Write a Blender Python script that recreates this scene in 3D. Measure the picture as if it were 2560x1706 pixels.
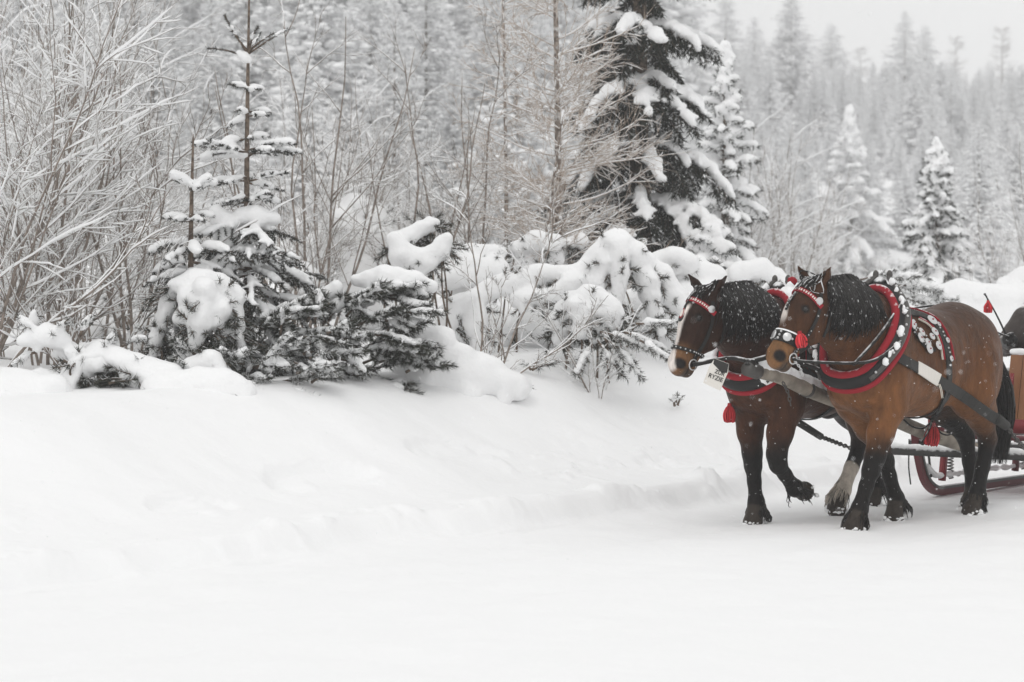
import bpy, math, random
import numpy as np
from mathutils import Vector, Matrix
from mathutils.bvhtree import BVHTree

for o in list(bpy.data.objects):
    bpy.data.objects.remove(o)
scene = bpy.context.scene
COL = scene.collection
rad = math.radians

# ------------------------------------------------------------------ camera
FPX = 85.0 / 36.0 * 2560.0          # focal length in photo pixels
HOR = 740.0                         # row of the horizon
CAMZ = 1.6
cam_data = bpy.data.cameras.new('camera')
cam_data.lens = 85.0
cam_data.sensor_width = 36.0
cam_data.shift_y = -113.0 / 2560.0
cam_data.clip_start = 0.1
cam_data.clip_end = 3000.0
cam_data.dof.use_dof = True
cam_data.dof.focus_distance = 17.0
cam_data.dof.aperture_fstop = 3.2
cam = bpy.data.objects.new('camera', cam_data)
cam.location = (0, 0, CAMZ)
cam.rotation_euler = (rad(90), 0, 0)
COL.objects.link(cam)
scene.camera = cam

# ------------------------------------------------------------------ sky: a closed winter overcast
SUN_EL, SUN_ROT = rad(52), rad(200)
world = bpy.data.worlds.new('World')
scene.world = world
world.use_nodes = True
nt = world.node_tree
bg = nt.nodes['Background']
sky = nt.nodes.new('ShaderNodeTexSky')
sky.sky_type = 'NISHITA'
sky.sun_disc = False
sky.sun_elevation = SUN_EL
sky.sun_rotation = SUN_ROT
sky.air_density = 1.0
sky.dust_density = 4.0
hs = nt.nodes.new('ShaderNodeHueSaturation')
hs.inputs['Saturation'].default_value = 0.08
nt.links.new(sky.outputs[0], hs.inputs['Color'])
mx = nt.nodes.new('ShaderNodeMix')
mx.data_type = 'RGBA'
mx.inputs[0].default_value = 0.93
nt.links.new(hs.outputs[0], mx.inputs[6])
mx.inputs[7].default_value = (8.75, 8.75, 8.72, 1)     # even cloud deck
nt.links.new(mx.outputs[2], bg.inputs['Color'])
bg.inputs['Strength'].default_value = 0.1

sun_data = bpy.data.lights.new('sun', 'SUN')
sun_data.energy = 0.5
sun_data.angle = rad(25)
sun_data.color = (1.0, 0.985, 0.96)
sun = bpy.data.objects.new('sun', sun_data)
sun_dir = Vector((math.sin(SUN_ROT) * math.cos(SUN_EL), math.cos(SUN_ROT) * math.cos(SUN_EL), math.sin(SUN_EL)))
sun.rotation_euler = sun_dir.to_track_quat('Z', 'Y').to_euler()
sun.location = (-10, -10, 40)
COL.objects.link(sun)

vs = scene.view_settings
vs.view_transform = 'Standard'
vs.look = 'None'
vs.exposure = 0.11
vs.gamma = 1.0
vs.use_curve_mapping = False
scene.render.engine = 'CYCLES'
cy = scene.cycles
cy.use_denoising = True
cy.denoiser = 'OPENIMAGEDENOISE'
cy.max_bounces = 10
cy.diffuse_bounces = 5
cy.glossy_bounces = 2
cy.transmission_bounces = 2
cy.volume_bounces = 5
cy.transparent_max_bounces = 8
cy.use_adaptive_sampling = True
cy.adaptive_threshold = 0.01
cy.caustics_reflective = False
cy.caustics_refractive = False

# ------------------------------------------------------------------ helpers
U = np.array([0.604, 0.797])        # road direction, away from the camera
N = np.array([-0.797, 0.604])       # across the road, towards the bank
E0 = np.array([-2.77, 13.07])       # a point on the road edge

def P(px, py, Y):
    """a place seen at photo pixel px,py and lying Y metres away"""
    return np.array([(px - 1280.0) / FPX * Y, Y, CAMZ - (py - HOR) / FPX * Y])

def tag(o, label=None, cat=None, group=None, kind=None):
    if label: o['label'] = label
    if cat: o['category'] = cat
    if group: o['group'] = group
    if kind: o['kind'] = kind
    return o

def empty(name, loc=(0, 0, 0), rz=0.0):
    o = bpy.data.objects.new(name, None)
    o.location = loc
    o.rotation_euler = (0, 0, rz)
    o.empty_display_size = 0.2
    COL.objects.link(o)
    return o

class MB:
    """collects triangles and quads"""
    def __init__(self):
        self.v = []; self.t = []; self.q = []; self.n = 0; self.a = []
    def add(self, v, t=None, q=None, a=None):
        v = np.asarray(v, dtype=np.float64).reshape(-1, 3)
        self.v.append(v)
        if t is not None and len(t): self.t.append(np.asarray(t, dtype=np.int64).reshape(-1, 3) + self.n)
        if q is not None and len(q): self.q.append(np.asarray(q, dtype=np.int64).reshape(-1, 4) + self.n)
        if a is not None: self.a.append(np.asarray(a, dtype=np.float64).reshape(-1))
        else: self.a.append(np.zeros(len(v)))
        self.n += len(v)
        return self
    def mesh(self, name, smooth=True, col=None, origin=None):
        me = bpy.data.meshes.new(name)
        if not self.v:
            return me
        v = np.concatenate(self.v)
        if origin is not None: v = v - np.asarray(origin)
        t = np.concatenate(self.t) if self.t else np.zeros((0, 3), int)
        q = np.concatenate(self.q) if self.q else np.zeros((0, 4), int)
        me.vertices.add(len(v)); me.vertices.foreach_set('co', v.astype(np.float32).ravel())
        loops = np.concatenate([t.ravel(), q.ravel()]).astype(np.int32)
        me.loops.add(len(loops)); me.loops.foreach_set('vertex_index', loops)
        nt_, nq = len(t), len(q)
        me.polygons.add(nt_ + nq)
        st = np.concatenate([np.arange(nt_) * 3, nt_ * 3 + np.arange(nq) * 4]).astype(np.int32)
        me.polygons.foreach_set('loop_start', st)
        me.polygons.foreach_set('use_smooth', np.full(nt_ + nq, smooth))
        me.update(calc_edges=True)
        a = np.concatenate(self.a)
        if a.any():
            at = me.attributes.new('frost', 'FLOAT', 'POINT'); at.data.foreach_set('value', a.astype(np.float32))
        if col is not None:
            at = me.color_attributes.new('col', 'FLOAT_COLOR', 'POINT')
            c = np.ones((len(v), 4), np.float32); c[:, :3] = col
            at.data.foreach_set('color', c.ravel())
        return me
    def build(self, name, mat, parent=None, smooth=True, col=None, loc=None, origin=None):
        return obj(name, self.mesh(name, smooth, col, origin), mat, parent, loc)

def obj(name, me, mat, parent=None, loc=None):
    o = bpy.data.objects.new(name, me)
    if mat is not None and not me.materials: me.materials.append(mat)
    COL.objects.link(o)
    if parent is not None: o.parent = parent
    if loc is not None: o.location = loc
    return o

def copy_tree(o, parent=None):
    c = o.copy(); COL.objects.link(c); c.parent = parent
    for ch in list(o.children):
        copy_tree(ch, c)
    return c

# ---- value noise
_rs = np.random.RandomState(7)
_T3 = _rs.rand(32, 32, 32).astype(np.float32)
def noise3(x, y, z):
    x, y, z = np.broadcast_arrays(x, y, z)
    xi = np.floor(x).astype(int); yi = np.floor(y).astype(int); zi = np.floor(z).astype(int)
    fx = x - xi; fy = y - yi; fz = z - zi
    fx = fx * fx * (3 - 2 * fx); fy = fy * fy * (3 - 2 * fy); fz = fz * fz * (3 - 2 * fz)
    r = 0
    for a in (0, 1):
        wx = fx if a else 1 - fx
        for b in (0, 1):
            wy = fy if b else 1 - fy
            for c in (0, 1):
                wz = fz if c else 1 - fz
                r = r + wx * wy * wz * _T3[(xi + a) & 31, (yi + b) & 31, (zi + c) & 31]
    return r * 2 - 1
def fbm(x, y, z=0.0, octv=4, gain=0.5):
    r = 0; amp = 1.0; f = 1.0
    for i in range(octv):
        r = r + amp * noise3(x * f + 13.7 * i, y * f + 5.1 * i, np.asarray(z) * f + 3.3 * i)
        amp *= gain; f *= 2.03
    return r
def sstep(a, b, x):
    t = np.clip((x - a) / (b - a), 0, 1)
    return t * t * (3 - 2 * t)

# ---- tubes: Pl (n,m,3) polylines, R (n,m) radii
def tubes(mb, Pl, R, k=5, frost=None, cap=True):
    Pl = np.asarray(Pl, float); R = np.asarray(R, float)
    if Pl.ndim == 2: Pl = Pl[None]; R = R[None]
    n, m, _ = Pl.shape
    if n == 0: return
    R = np.broadcast_to(R, (n, m))
    T = np.gradient(Pl, axis=1)
    T /= np.linalg.norm(T, axis=2, keepdims=True) + 1e-9
    ref = np.where(np.abs(T.mean(1)[:, 2:3]) > 0.9, np.array([[1., 0, 0]]), np.array([[0., 0, 1]]))
    ref = np.repeat(ref[:, None], m, 1)
    A = np.cross(T, ref); A /= np.linalg.norm(A, axis=2, keepdims=True) + 1e-9
    B = np.cross(T, A)
    an = np.arange(k) * 2 * math.pi / k
    V = Pl[:, :, None] + R[:, :, None, None] * (A[:, :, None] * np.cos(an)[None, None, :, None] + B[:, :, None] * np.sin(an)[None, None, :, None])
    idx = np.arange(n * m * k).reshape(n, m, k)
    a = idx[:, :-1]; b = idx[:, 1:]
    q = np.stack([a, b, np.roll(b, -1, 2), np.roll(a, -1, 2)], -1).reshape(-1, 4)
    t = []
    if cap and k > 2:
        for j in range(1, k - 1):
            t.append(np.stack([idx[:, 0, 0], idx[:, 0, j], idx[:, 0, j + 1]], -1))
            t.append(np.stack([idx[:, -1, 0], idx[:, -1, j + 1], idx[:, -1, j]], -1))
        t = np.concatenate(t)
    fr = None
    if frost is not None:
        fr = np.broadcast_to(np.asarray(frost, float).reshape(-1, 1, 1) if np.ndim(frost) else frost, (n, m, k)).ravel()
    mb.add(V.reshape(-1, 3), t=t, q=q, a=fr)

def smooth_path(pts, m):
    """Catmull-Rom through pts, m samples"""
    p = np.asarray(pts, float)
    if len(p) == 2:
        t = np.linspace(0, 1, m)[:, None]
        return p[0] * (1 - t) + p[1] * t
    q = np.vstack([2 * p[0] - p[1], p, 2 * p[-1] - p[-2]])
    n = len(p) - 1
    t = np.linspace(0, n - 1e-6, m); i = t.astype(int); f = (t - i)[:, None]
    p0, p1, p2, p3 = q[i], q[i + 1], q[i + 2], q[i + 3]
    return 0.5 * (2 * p1 + (p2 - p0) * f + (2 * p0 - 5 * p1 + 4 * p2 - p3) * f ** 2 + (3 * p1 - p0 - 3 * p2 + p3) * f ** 3)

def needles(mb, Pt, D, length, width, spread, rng, frost_p=0.0, up=0.0):
    """thin triangles round twig axes: Pt (n,3) feet, D (n,3) axis directions"""
    n = len(Pt)
    if n == 0: return
    r = rng.normal(size=(n, 3))
    r -= (r * D).sum(1, keepdims=True) * D
    r[:, 2] += up
    r /= np.linalg.norm(r, axis=1, keepdims=True) + 1e-9
    sp = spread * (0.6 + 0.8 * rng.rand(n, 1))
    nd = D * np.cos(sp) + r * np.sin(sp)
    L = length * (0.6 + 0.7 * rng.rand(n, 1))
    w = np.cross(nd, rng.normal(size=(n, 3))); w /= np.linalg.norm(w, axis=1, keepdims=True) + 1e-9
    w *= width * 0.5
    V = np.stack([Pt - w, Pt + w, Pt + nd * L], 1)
    fr = (rng.rand(n) < frost_p).astype(float)
    mb.add(V.reshape(-1, 3), t=np.arange(3 * n).reshape(-1, 3), a=np.repeat(fr, 3))

def along(Pl, per_m, rng):
    """random points and directions along polylines (n,m,3)"""
    a = Pl[:, :-1].reshape(-1, 3); b = Pl[:, 1:].reshape(-1, 3)
    L = np.linalg.norm(b - a, axis=1)
    cnt = np.floor(L * per_m + rng.rand(len(L))).astype(int)
    i = np.repeat(np.arange(len(L)), cnt)
    t = rng.rand(len(i), 1)
    d = (b - a)[i] / (L[i][:, None] + 1e-9)
    return a[i] + (b - a)[i] * t, d

# ---- blobs: low, lumpy ellipsoids (an icosahedron subdivided once)
def _ico(sub):
    import bmesh
    bm = bmesh.new(); bmesh.ops.create_icosphere(bm, subdivisions=sub, radius=1.0)
    v = np.array([x.co[:] for x in bm.verts]); f = np.array([[x.index for x in g.verts] for g in bm.faces]); bm.free()
    return v, f
ICO1, ICO2, ICO3 = _ico(1), _ico(2), _ico(3)
OCTA = np.array([(1, 0, 0), (-1, 0, 0), (0, 1, 0), (0, -1, 0), (0, 0, 1), (0, 0, -1)], float), np.array([(0, 2, 4), (2, 1, 4), (1, 3, 4), (3, 0, 4), (2, 0, 5), (1, 2, 5), (3, 1, 5), (0, 3, 5)])
def blobs(mb, C, S, rng, ico=ICO1, rough=0.18, rotz=None, pitch=None):
    C = np.asarray(C, float).reshape(-1, 3); S = np.asarray(S, float).reshape(-1, 3)
    n = len(C)
    if n == 0: return
    v, f = ico
    m = len(v)
    V = v[None] * (1 + rough * rng.normal(size=(n, m, 1))) * S[:, None]
    if pitch is not None:
        c, s = np.cos(pitch)[:, None], np.sin(pitch)[:, None]
        x, z = V[..., 0].copy(), V[..., 2].copy()
        V[..., 0] = c * x - s * z; V[..., 2] = s * x + c * z
    if rotz is not None:
        c, s = np.cos(rotz)[:, None], np.sin(rotz)[:, None]
        x, y = V[..., 0].copy(), V[..., 1].copy()
        V[..., 0] = c * x - s * y; V[..., 1] = s * x + c * y
    V = V + C[:, None]
    F = f[None] + (np.arange(n) * m)[:, None, None]
    mb.add(V.reshape(-1, 3), t=F.reshape(-1, 3))

# ---- implicit surfaces: smooth unions on a grid, read out by surface nets
class Field:
    def __init__(self, lo, hi, h):
        self.lo = np.asarray(lo, float); self.h = h
        self.n = np.ceil((np.asarray(hi, float) - self.lo) / h).astype(int) + 1
        self.F = np.full(self.n, 9.0, np.float32)
    def sub(self, lo, hi):
        a = np.clip(np.floor((np.asarray(lo) - self.lo) / self.h).astype(int), 0, self.n)
        b = np.clip(np.ceil((np.asarray(hi) - self.lo) / self.h).astype(int) + 1, 0, self.n)
        if np.any(b <= a): return None, None
        g = [self.lo[i] + self.h * np.arange(a[i], b[i]) for i in range(3)]
        return tuple(slice(a[i], b[i]) for i in range(3)), np.meshgrid(*g, indexing='ij')
    def _join(self, sl, d, k, cut=False):
        f = self.F[sl]
        if cut:
            self.F[sl] = np.maximum(f, -d).astype(np.float32)
            return
        hh = np.clip(0.5 + 0.5 * (f - d) / k, 0, 1)
        self.F[sl] = (f * (1 - hh) + d * hh - k * hh * (1 - hh)).astype(np.float32)
    def cap(self, p, q, r1, r2=None, k=0.05, sy=1.0, cut=False):
        p = np.asarray(p, float); q = np.asarray(q, float); r2 = r1 if r2 is None else r2
        pad = max(r1, r2) * max(1.0, 1 / sy) + k + 2 * self.h
        sl, g = self.sub(np.minimum(p, q) - pad, np.maximum(p, q) + pad)
        if sl is None: return
        X, Y, Z = g[0] - p[0], (g[1] - p[1]), g[2] - p[2]
        d = q - p; L = (d * d).sum() + 1e-12
        t = np.clip((X * d[0] + Y * d[1] + Z * d[2]) / L, 0, 1)
        dist = np.sqrt((X - t * d[0]) ** 2 + ((Y - t * d[1]) * sy) ** 2 + (Z - t * d[2]) ** 2) - (r1 + (r2 - r1) * t)
        self._join(sl, dist, k, cut)
    def ell(self, c, r, k=0.05, pitch=0.0, yaw=0.0, cut=False):
        c = np.asarray(c, float); r = np.asarray(r, float)
        pad = r.max() + k + 2 * self.h
        sl, g = self.sub(c - pad, c + pad)
        if sl is None: return
        X, Y, Z = g[0] - c[0], g[1] - c[1], g[2] - c[2]
        if yaw:
            cy_, sy_ = math.cos(yaw), math.sin(yaw); X, Y = cy_ * X + sy_ * Y, -sy_ * X + cy_ * Y
        if pitch:
            cp, sp = math.cos(pitch), math.sin(pitch); X, Z = cp * X + sp * Z, -sp * X + cp * Z
        k0 = np.sqrt((X / r[0]) ** 2 + (Y / r[1]) ** 2 + (Z / r[2]) ** 2)
        k1 = np.sqrt((X / r[0] ** 2) ** 2 + (Y / r[1] ** 2) ** 2 + (Z / r[2] ** 2) ** 2) + 1e-9
        self._join(sl, k0 * (k0 - 1) / k1, k, cut)
    def chain(self, pts, rs, k=0.05, sy=1.0):
        for i in range(len(pts) - 1):
            self.cap(pts[i], pts[i + 1], rs[i], rs[i + 1], k, sy)
    def rough(self, amp, freq, octv=2):
        m = np.abs(self.F) < amp * 3 + self.h * 2
        i, j, k = np.nonzero(m)
        self.F[i, j, k] += (amp * fbm((self.lo[0] + i * self.h) * freq, (self.lo[1] + j * self.h) * freq, (self.lo[2] + k * self.h) * freq, octv)).astype(np.float32)
    def net(self):
        F = self.F
        F[0] = F[-1] = 9; F[:, 0] = F[:, -1] = 9; F[:, :, 0] = F[:, :, -1] = 9
        s = F < 0
        nx, ny, nz = np.array(F.shape) - 1
        cnt = np.zeros((nx, ny, nz), np.int8)
        for a in (0, 1):
            for b in (0, 1):
                for c in (0, 1):
                    cnt += s[a:nx + a, b:ny + b, c:nz + c]
        I, J, K = np.nonzero((cnt > 0) & (cnt < 8))
        vid = np.full((nx, ny, nz), -1, np.int64); vid[I, J, K] = np.arange(len(I))
        acc = np.zeros((len(I), 3)); num = np.zeros(len(I))
        cr = [(a, b, c) for a in (0, 1) for b in (0, 1) for c in (0, 1)]
        for p in cr:
            for ax in range(3):
                if p[ax]: continue
                q = list(p); q[ax] = 1
                f0 = F[I + p[0], J + p[1], K + p[2]]; f1 = F[I + q[0], J + q[1], K + q[2]]
                m = (f0 < 0) != (f1 < 0)
                t = np.where(m, f0 / np.where(m, f0 - f1, 1), 0)
                pt = np.repeat(np.array(p, float)[None], len(I), 0); pt[:, ax] = t
                acc += pt * m[:, None]; num += m
        V = (np.stack([I, J, K], 1) + acc / np.maximum(num, 1)[:, None]) * self.h + self.lo
        Q = []
        for ax in range(3):
            A = [slice(None)] * 3; B = [slice(None)] * 3
            A[ax] = slice(0, -1); B[ax] = slice(1, None)
            s0 = s[tuple(A)]; s1 = s[tuple(B)]
            i = np.nonzero(s0 != s1)
            a1, a2 = (ax + 1) % 3, (ax + 2) % 3
            ok = (i[a1] > 0) & (i[a2] > 0)
            for d in (0, 1):
                pass
            i = [x[ok] for x in i]
            flip = s0[tuple(i)]
            def cell(d1, d2):
                j = [x.copy() for x in i]; j[a1] = j[a1] - d1; j[a2] = j[a2] - d2
                return vid[tuple(j)]
            q = np.stack([cell(1, 1), cell(0, 1), cell(0, 0), cell(1, 0)], 1)
            q[~flip] = q[~flip][:, ::-1]
            Q.append(q)
        Q = np.concatenate(Q)
        Q = Q[(Q >= 0).all(1)]
        return V, Q

def relax(V, Q, it=2, lam=0.5):
    """Laplacian smoothing of a quad mesh"""
    e = np.concatenate([Q[:, [0, 1]], Q[:, [1, 2]], Q[:, [2, 3]], Q[:, [3, 0]]])
    for _ in range(it):
        S = np.zeros_like(V); c = np.zeros(len(V))
        for a, b in ((0, 1), (1, 0)):
            np.add.at(S, e[:, a], V[e[:, b]]); np.add.at(c, e[:, a], 1)
        V = V * (1 - lam) + lam * S / np.maximum(c, 1)[:, None]
    return V

def snow_shape(prims, h=0.03, k=0.05, amp=0.015, freq=7.0, it=1):
    """prims: (p, q, r1, r2[, sz]) fat rounded strokes merged into one snow body"""
    pts = np.array([x for pr in prims for x in (pr[0], pr[1])]); rm = max(max(pr[2], pr[3]) for pr in prims) + k + 3 * h
    f = Field(pts.min(0) - rm, pts.max(0) + rm, h)
    for pr in prims:
        f.cap(pr[0], pr[1], pr[2], pr[3], k)
    if amp: f.rough(amp, freq, 3)
    V, Q = f.net()
    if it: V = relax(V, Q, it)
    return V, Q

# ------------------------------------------------------------------ materials
def new_mat(name, color, rough=0.6, spec=0.3):
    m = bpy.data.materials.new(name); m.use_nodes = True
    b = m.node_tree.nodes['Principled BSDF']
    b.inputs['Base Color'].default_value = (*color, 1)
    b.inputs['Roughness'].default_value = rough
    b.inputs['Specular IOR Level'].default_value = spec
    return m
def nodes_of(m):
    return m.node_tree.nodes, m.node_tree.links, m.node_tree.nodes['Principled BSDF']
def add_bump(m, scale, strength, dist=0.01, detail=4):
    n, l, b = nodes_of(m)
    tc = n.new('ShaderNodeTexCoord'); nz = n.new('ShaderNodeTexNoise'); bp = n.new('ShaderNodeBump')
    nz.inputs['Scale'].default_value = scale; nz.inputs['Detail'].default_value = detail
    bp.inputs['Strength'].default_value = strength; bp.inputs['Distance'].default_value = dist
    l.new(tc.outputs['Object'], nz.inputs['Vector']); l.new(nz.outputs['Fac'], bp.inputs['Height']); l.new(bp.outputs['Normal'], b.inputs['Normal'])
    return m
def add_mottle(m, c1, c2, scale, lo=0.35, hi=0.65, stretch=None):
    n, l, b = nodes_of(m)
    tc = n.new('ShaderNodeTexCoord'); nz = n.new('ShaderNodeTexNoise'); cr = n.new('ShaderNodeValToRGB')
    nz.inputs['Scale'].default_value = scale; nz.inputs['Detail'].default_value = 5
    cr.color_ramp.elements[0].position = lo; cr.color_ramp.elements[1].position = hi
    cr.color_ramp.elements[0].color = (*c1, 1); cr.color_ramp.elements[1].color = (*c2, 1)
    if stretch:
        mp = n.new('ShaderNodeMapping'); mp.inputs['Scale'].default_value = stretch
        l.new(tc.outputs['Object'], mp.inputs['Vector']); l.new(mp.outputs[0], nz.inputs['Vector'])
    else:
        l.new(tc.outputs['Object'], nz.inputs['Vector'])
    l.new(nz.outputs['Fac'], cr.inputs['Fac']); l.new(cr.outputs['Color'], b.inputs['Base Color'])
    return m, cr.outputs['Color']
def add_snow_top(m, color_out=None, lo=0.25, hi=0.6, scale=30.0, noise=0.5, amount=1.0):
    """real snow lying on faces that look up: mixes the snow colour in by the face's own slope and a noise"""
    n, l, b = nodes_of(m)
    ge = n.new('ShaderNodeNewGeometry'); sx = n.new('ShaderNodeSeparateXYZ'); l.new(ge.outputs['Normal'], sx.inputs[0])
    nz = n.new('ShaderNodeTexNoise'); nz.inputs['Scale'].default_value = scale
    tc = n.new('ShaderNodeTexCoord'); l.new(tc.outputs['Object'], nz.inputs['Vector'])
    ma = n.new('ShaderNodeMath'); ma.operation = 'MULTIPLY_ADD'; ma.inputs[1].default_value = noise
    l.new(nz.outputs['Fac'], ma.inputs[0]); l.new(sx.outputs['Z'], ma.inputs[2])
    mr = n.new('ShaderNodeMapRange'); mr.inputs['From Min'].default_value = lo + noise * 0.5; mr.inputs['From Max'].default_value = hi + noise * 0.5
    mr.inputs['To Max'].default_value = amount
    l.new(ma.outputs[0], mr.inputs['Value'])
    mi = n.new('ShaderNodeMix'); mi.data_type = 'RGBA'
    l.new(mr.outputs[0], mi.inputs[0])
    if color_out is not None: l.new(color_out, mi.inputs[6])
    else: mi.inputs[6].default_value = b.inputs['Base Color'].default_value
    mi.inputs[7].default_value = (0.87, 0.875, 0.88, 1)
    l.new(mi.outputs[2], b.inputs['Base Color'])
    return m
def add_frost(m, color_out=None, amount=1.0):
    """per-needle rime carried as a point attribute"""
    n, l, b = nodes_of(m)
    at = n.new('ShaderNodeAttribute'); at.attribute_name = 'frost'
    mi = n.new('ShaderNodeMix'); mi.data_type = 'RGBA'
    mu = n.new('ShaderNodeMath'); mu.operation = 'MULTIPLY'; mu.inputs[1].default_value = amount; l.new(at.outputs['Fac'], mu.inputs[0])
    l.new(mu.outputs[0], mi.inputs[0])
    if color_out is not None: l.new(color_out, mi.inputs[6])
    else: mi.inputs[6].default_value = b.inputs['Base Color'].default_value
    mi.inputs[7].default_value = (0.85, 0.855, 0.86, 1)
    l.new(mi.outputs[2], b.inputs['Base Color'])
    return m
def use_col(m):
    n, l, b = nodes_of(m)
    at = n.new('ShaderNodeAttribute'); at.attribute_name = 'col'
    return at.outputs['Color']

M = {}
M['snow'] = add_bump(new_mat('snow', (0.90, 0.902, 0.905), 0.75, 0.15), 22, 0.5, 0.02, 6)
M['snow_ground'] = add_bump(new_mat('snow_ground', (0.90, 0.902, 0.905), 0.8, 0.1), 14, 0.35, 0.02, 8)
M['snow_soft'] = new_mat('snow_soft', (0.90, 0.902, 0.905), 0.85, 0.1)
# ------------------------------------------------------------------ terrain: road, ploughed bank, rising forest floor
def sw(X, Y):
    X = np.asarray(X, float); Y = np.asarray(Y, float)
    return (X - E0[0]) * U[0] + (Y - E0[1]) * U[1], (X - E0[0]) * N[0] + (Y - E0[1]) * N[1]
def xy(s, w):
    return E0[0] + s * U[0] + w * N[0], E0[1] + s * U[1] + w * N[1]
_SL = [(3.9, 1.15, 0.55, 0.30, 0.07), (5.6, 1.3, 0.5, 0.22, 0.05), (2.4, 0.9, 0.35, 0.2, 0.05), (8.0, 0.8, 0.6, 0.2, 0.04)]
def hsw(s, w):
    s = np.asarray(s, float); w = np.asarray(w, float)
    we = w + 0.10 * fbm(s * 0.9, w * 0.3, 1.5, 2) + 0.04 * fbm(s * 3.1, w, 4.5, 2)
    zc = 0.84 + 0.038 * np.clip(s - 2, -6, 12) + 0.07 * fbm(s * 0.55, 2.2, 0.3, 2)
    road = 0.012 * fbm(s * 0.7, w * 2.0, 2.0, 3) + 0.010 * fbm(s * 3, w * 3, 9.0, 3) - 0.012 * sstep(0.25, 0.05, np.abs(w + 0.95)) - 0.012 * sstep(0.25, 0.05, np.abs(w + 2.25))
    road = road - 0.03 * sstep(-1.9, -1.0, w) * sstep(0.2, -0.3, w)
    toe = 0.16 * sstep(-0.02, 0.20, we) + 0.10 * sstep(0.3, 1.3, we)
    slope = (zc - 0.26) * sstep(0.7, 2.75, we + 0.12 * fbm(s * 0.8, 3.3, 0.7, 2))
    # clods thrown up at the edge of the road
    edge = np.exp(-((we - 0.22) / 0.20) ** 2)
    lump = np.maximum(0, fbm(s * 4.2, w * 4.2, 7.0, 3)) * 0.15 * edge * (0.35 + 0.9 * sstep(5.5, 9.0, s))
    lump2 = np.maximum(0, fbm(s * 7, w * 7, 17.0, 2) - 0.25) * 0.055 * np.exp(-((we - 0.8) / 0.5) ** 2) * sstep(0.0, 0.5, noise3(s * 0.8, w * 0.8, 3.0))
    z = road * sstep(0.4, 0.0, we) + toe + slope + lump + lump2
    # slumped patches with a broken upper lip
    for (s0, w0, rs, rw, d) in _SL:
        wob = 0.45 * fbm(s * 1.7, w * 1.7, 5.0 + s0, 3)
        q = ((s - s0) / rs) ** 2 + ((w - w0) / rw) ** 2 + wob
        lip = sstep(w0 - rw * 0.9, w0 + rw * 0.3, w)            # only the upper side has an edge
        z = z - d * sstep(1.3, 0.75, q) * lip + 0.5 * d * np.maximum(0, fbm(s * 5, w * 5, 2.0, 2)) * sstep(1.4, 0.5, q)
    z = z + 0.05 * fbm(s * 2.3, w * 2.6, 6.1, 3) * sstep(0.05, 0.5, w) * sstep(2.6, 1.6, w) * sstep(6.5, 10.0, s)
    z = z + 0.020 * fbm(s * 1.3, w * 1.6, 3.7, 3) * sstep(0.2, 1.0, w)
    # scrape of a runner along the bank
    z = z - 0.022 * np.exp(-((w - 0.86 - 0.01 * (s - 6)) / 0.03) ** 2) * sstep(5.35, 5.5, s) * sstep(6.75, 6.65, s)
    back = sstep(2.9, 4.5, w)
    z = z + back * (0.10 * fbm(s * 0.7, w * 0.7, 8.0, 3) + 0.03 * (w - 2.9).clip(0, 40)) + (0.17 * np.clip(w - 22, 0, 110) + 0.11 * np.clip(w - 132, 0, 400)) * sstep(18, 40, w)
    return z
def hgt(X, Y):
    s, w = sw(X, Y)
    return float(hsw(s, w))
def axis_pts(lo, a, b, hi, fine, n):
    f = np.arange(a, b + 1e-6, fine)
    g = lambda d, n: d * (np.linspace(0, 1, n + 1)[1:] ** 2.6)
    return np.concatenate([(a - g(a - lo, n))[::-1], f, b + g(hi - b, n)])
S_ = axis_pts(-450, -3.5, 19.0, 620, 0.055, 34)
W1 = axis_pts(-420, -4.4, 0.0, 0.0 + 1e-9, 0.088, 26)[:-26]
W2 = np.arange(0.0, 3.4 + 1e-6, 0.045)
W3 = np.concatenate([np.arange(W2[-1], 5.5, 0.06), 5.5 + 560 * np.linspace(0, 1, 46)[1:] ** 2.4])
def sheet(name, S, W, label):
    s, w = np.meshgrid(S, W, indexing='ij')
    z = hsw(s, w); X, Y = xy(s, w)
    n, m = s.shape
    e = 0.01
    dzs = (hsw(s + e, w) - hsw(s - e, w)) / (2 * e); dzw = (hsw(s, w + e) - hsw(s, w - e)) / (2 * e)
    nn = np.stack([-(dzs * U[0] + dzw * N[0]), -(dzs * U[1] + dzw * N[1]), np.ones_like(z)], -1).reshape(-1, 3)
    nn /= np.linalg.norm(nn, axis=1, keepdims=True)
    i = np.arange(n * m).reshape(n, m)
    q = np.stack([i[:-1, :-1], i[1:, :-1], i[1:, 1:], i[:-1, 1:]], -1).reshape(-1, 4)
    mb = MB(); mb.add(np.stack([X, Y, z], -1), q=q)
    o = mb.build(name, M['snow_ground'])
    o.data.normals_split_custom_set_from_vertices(nn.astype(np.float32))
    return tag(o, label, kind='structure')
sheet('road', S_, W1, 'packed snow road')
sheet('snow_bank', S_, W2, 'ploughed snow bank along the road')
sheet('ground', S_, W3, 'snow covered forest floor')

def ground_px(px, py, lo=12.0, hi=60.0):
    """where the line of sight through a photo pixel meets the snow"""
    for Y in np.arange(lo, hi, 0.02):
        p = P(px, py, Y)
        if p[2] <= hgt(p[0], Y): return Y
    return hi
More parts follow.
